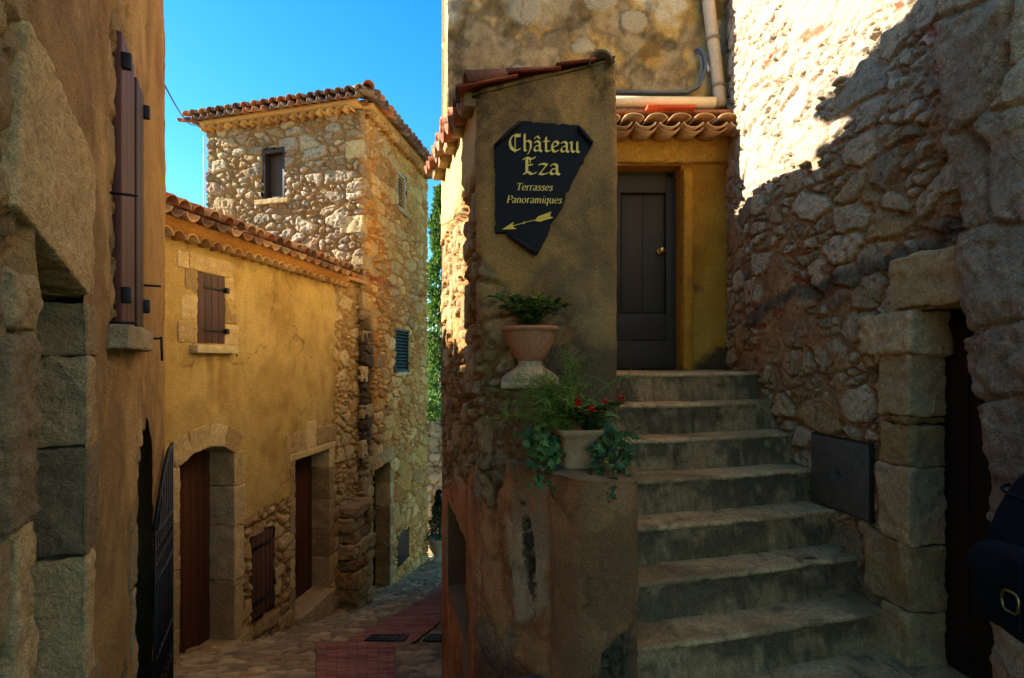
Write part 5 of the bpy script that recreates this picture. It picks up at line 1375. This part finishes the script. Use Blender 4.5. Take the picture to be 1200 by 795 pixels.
# ================================================================== overhead cables
def cable(pts, label, r=.007):
    P = np.array(pts, float); t = np.linspace(0, 1, 24)[:, None]; a, b = P
    q = a + (b - a) * t; q[:, 2] -= .12 * np.sin(t[:, 0] * np.pi)
    m = MB(); tube(m, q, r, hx(40, 38, 38), 6); tag(m.build('overhead_cable', M_METAL), label, 'cable', 'overhead cables')
A_ = FB.p(BE - .02, .0, 4.45); B_ = FL.p(.05, .3, zTop + .04)
cable([at(186, 87, 3.62), FL.p(-.02, .26, zTop - .0)], 'thin dark cable crossing the sky from the near house to the tower eave')
cable([FL.p(.15, .12, 5.75), FT.p(LT - .1, .1, 3.35)], 'thin dark cable sagging diagonally across the tower walls', .008)

# ================================================================== person with backpack at the right edge
pr = MB()
def body_part(rings, seg=20):
    V = []
    for (c, rx, ry) in rings:
        a = np.linspace(0, 2 * np.pi, seg, endpoint=False); V.append(np.stack([c[0] + rx * np.cos(a), c[1] + ry * np.sin(a), np.full(seg, c[2])], 1))
    return V
def skin_figure(joints, edges, name, mtl):
    me = bpy.data.meshes.new(name); me.from_pydata([j[:3] for j in joints], edges, [])
    bm = bmesh.new(); bm.from_mesh(me); bm.verts.ensure_lookup_table(); ly = bm.verts.layers.skin.verify()
    for i, j in enumerate(joints):
        bm.verts[i][ly].radius = (j[3], j[3]); bm.verts[i][ly].use_root = (i == 0)
    bm.to_mesh(me); bm.free()
    me.materials.append(mtl)
    o = bpy.data.objects.new(name, me); C.objects.link(o)
    sk = o.modifiers.new('skin', 'SKIN'); sk.use_smooth_shade = True
    sb = o.modifiers.new('subsurf', 'SUBSURF'); sb.levels = 2; sb.render_levels = 2
    return o
def person_mat():
    m = bpy.data.materials.new('person_clothes'); m.use_nodes = True; N = m.node_tree.nodes; L = m.node_tree.links
    b = N['Principled BSDF']; b.inputs['Roughness'].default_value = .85
    tc = N.new('ShaderNodeTexCoord'); sx = N.new('ShaderNodeSeparateXYZ'); L.new(tc.outputs['Object'], sx.inputs[0])
    rp_ = N.new('ShaderNodeValToRGB'); e = rp_.color_ramp; e.interpolation = 'CONSTANT'
    e.elements[0].position = 0; e.elements[0].color = (*hx(28, 26, 26), 1); e.elements[1].position = .045; e.elements[1].color = (*hx(30, 32, 40), 1)
    for p, c in ((.50, hx(24, 27, 36)), (.835, hx(196, 150, 124))):
        q = e.elements.new(p); q.color = (*c, 1)
    mr = N.new('ShaderNodeMapRange'); mr.inputs['From Max'].default_value = 1.8
    L.new(sx.outputs['Z'], mr.inputs['Value']); L.new(mr.outputs[0], rp_.inputs[0]); L.new(rp_.outputs[0], b.inputs['Base Color'])
    n = N.new('ShaderNodeTexNoise'); n.inputs['Scale'].default_value = 60; bp_ = N.new('ShaderNodeBump'); bp_.inputs['Strength'].default_value = .3; bp_.inputs['Distance'].default_value = .004
    L.new(n.outputs['Fac'], bp_.inputs['Height']); L.new(bp_.outputs[0], b.inputs['Normal'])
    return m
J = [(0, 0, .90, .125), (0, 0, 1.06, .115), (0.01, 0, 1.24, .130), (0.01, 0, 1.40, .085), (.02, 0, 1.47, .05), (.03, 0, 1.545, .065), (.035, 0, 1.64, .092), (.03, 0, 1.70, .07),
     (0, .09, .84, .085), (.02, .10, .48, .058), (-.01, .10, .09, .042), (.12, .11, .035, .038),
     (0, -.09, .84, .085), (-.03, -.10, .48, .058), (-.05, -.10, .09, .042), (.08, -.11, .035, .038),
     (0, .18, 1.36, .055), (-.01, .22, 1.10, .045), (.10, .22, .88, .033), (.16, .21, .81, .030),
     (0, -.18, 1.36, .055), (-.01, -.22, 1.10, .045), (.10, -.22, .88, .033), (.16, -.21, .81, .030)]
E = [(0, 1), (1, 2), (2, 3), (3, 4), (4, 5), (5, 6), (6, 7), (0, 8), (8, 9), (9, 10), (10, 11), (0, 12), (12, 13), (13, 14), (14, 15), (3, 16), (16, 17), (17, 18), (18, 19), (3, 20), (20, 21), (21, 22), (22, 23)]
person = skin_figure(J, E, 'person', person_mat()); person.location = (1.69, 1.34, .19)
tag(person, 'person in dark clothes just entering at the right edge, seen from behind with a backpack', 'person')
m = MB(); block(m, np.array([.025, 0, 1.70]) + [1.69, 1.34, .19], XYZ, (.10, .085, .075), 6, hx(44, 30, 20), rough=.01, rnd=.07, res=.015); hr = m.build('hair', M_CLOTH); adopt(hr, person)
NAV = hx(20, 21, 27)
bc = np.array([1.475, 1.40, 1.085])
bkp = thing('backpack', bc - [0, 0, .25], 'dark navy backpack with a metal buckle on its flap at the right edge', 'backpack')
def softbox(mb, c, hs_, col, e=3.2, seed=1, n=34, sag=.0, tilt=0.0):
    u = np.linspace(-np.pi / 2, np.pi / 2, n); v = np.linspace(-np.pi, np.pi, 2 * n)
    U, V_ = np.meshgrid(u, v, indexing='ij'); f = lambda w_, k: np.sign(w_) * np.abs(w_) ** (2 / e)
    x = f(np.cos(U), e) * f(np.cos(V_), e); y = f(np.cos(U), e) * f(np.sin(V_), e); z = f(np.sin(U), e)
    tp = 1 - .22 * np.clip(z, 0, 1)
    nz = fbm(x * 2.2, y * 2.2, z * 2.2, seed, 4) * .06
    P = np.stack([c[0] + x * hs_[0] * tp * (1 + nz) + tilt * z * hs_[2], c[1] + y * hs_[1] * tp * (1 + nz), c[2] + z * hs_[2] * (1 + nz * .5)], -1)
    mb.grid(P, col)
m = MB(); softbox(m, bc, (.135, .16, .25), NAV, 3.0, 3, tilt=.16); m.build('body', M_CLOTH, bkp)
m = MB(); softbox(m, bc + [-.13, -.01, -.09], (.055, .125, .115), NAV * .9, 3.6, 5); m.build('pocket', M_CLOTH, bkp)
m = MB(); softbox(m, bc + [-.145, -.012, -.035], (.048, .133, .06), NAV * 1.15, 3.6, 8); m.build('flap', M_CLOTH, bkp)
m = MB()
bcx = bc + np.array([-.198, -.05, -.10]); bx(m, bcx + [0.004, 0, .02], XYZ, (.004, .018, .09), NAV * .7); m.build('strap', M_CLOTH, bkp)
m = MB(); aa = np.linspace(0, 2 * np.pi, 25); tube(m, [bcx + np.array([-.006, .022 * math.copysign(abs(math.cos(a)) ** .6, math.cos(a)), .026 * math.copysign(abs(math.sin(a)) ** .6, math.sin(a))]) for a in aa], .0035, hx(150, 128, 84), 8); m.build('buckle', M_BRASS, bkp)
for sy in (.10, -.10): m = MB(); tube(m, curve3(bc + [.10, sy, .20], bc + [.36, sy, .42], bc + [.34, sy, .05]), .016, NAV * .8, 8); tube(m, curve3(bc + [.34, sy, .05], bc + [.32, sy, -.18], bc + [.10, sy, -.2]), .012, NAV * .8, 8); m.build('shoulder_strap', M_CLOTH, bkp)
m = MB(); tube(m, curve3(bc + [.00, .05, .235], bc + [.06, .0, .34], bc + [.08, -.05, .235]), .010, NAV * 1.2, 8); m.build('carry_loop', M_CLOTH, bkp)
m = MB(); aa = np.linspace(.15, 2.99, 30); tube(m, [bc + np.array([-.118 * math.sin(a) ** .5 + .16 * .16, .150 * math.cos(a), .155 - .015 * math.sin(a)]) for a in aa], .005, NAV * 1.6, 6); m.build('zip', M_CLOTH, bkp)
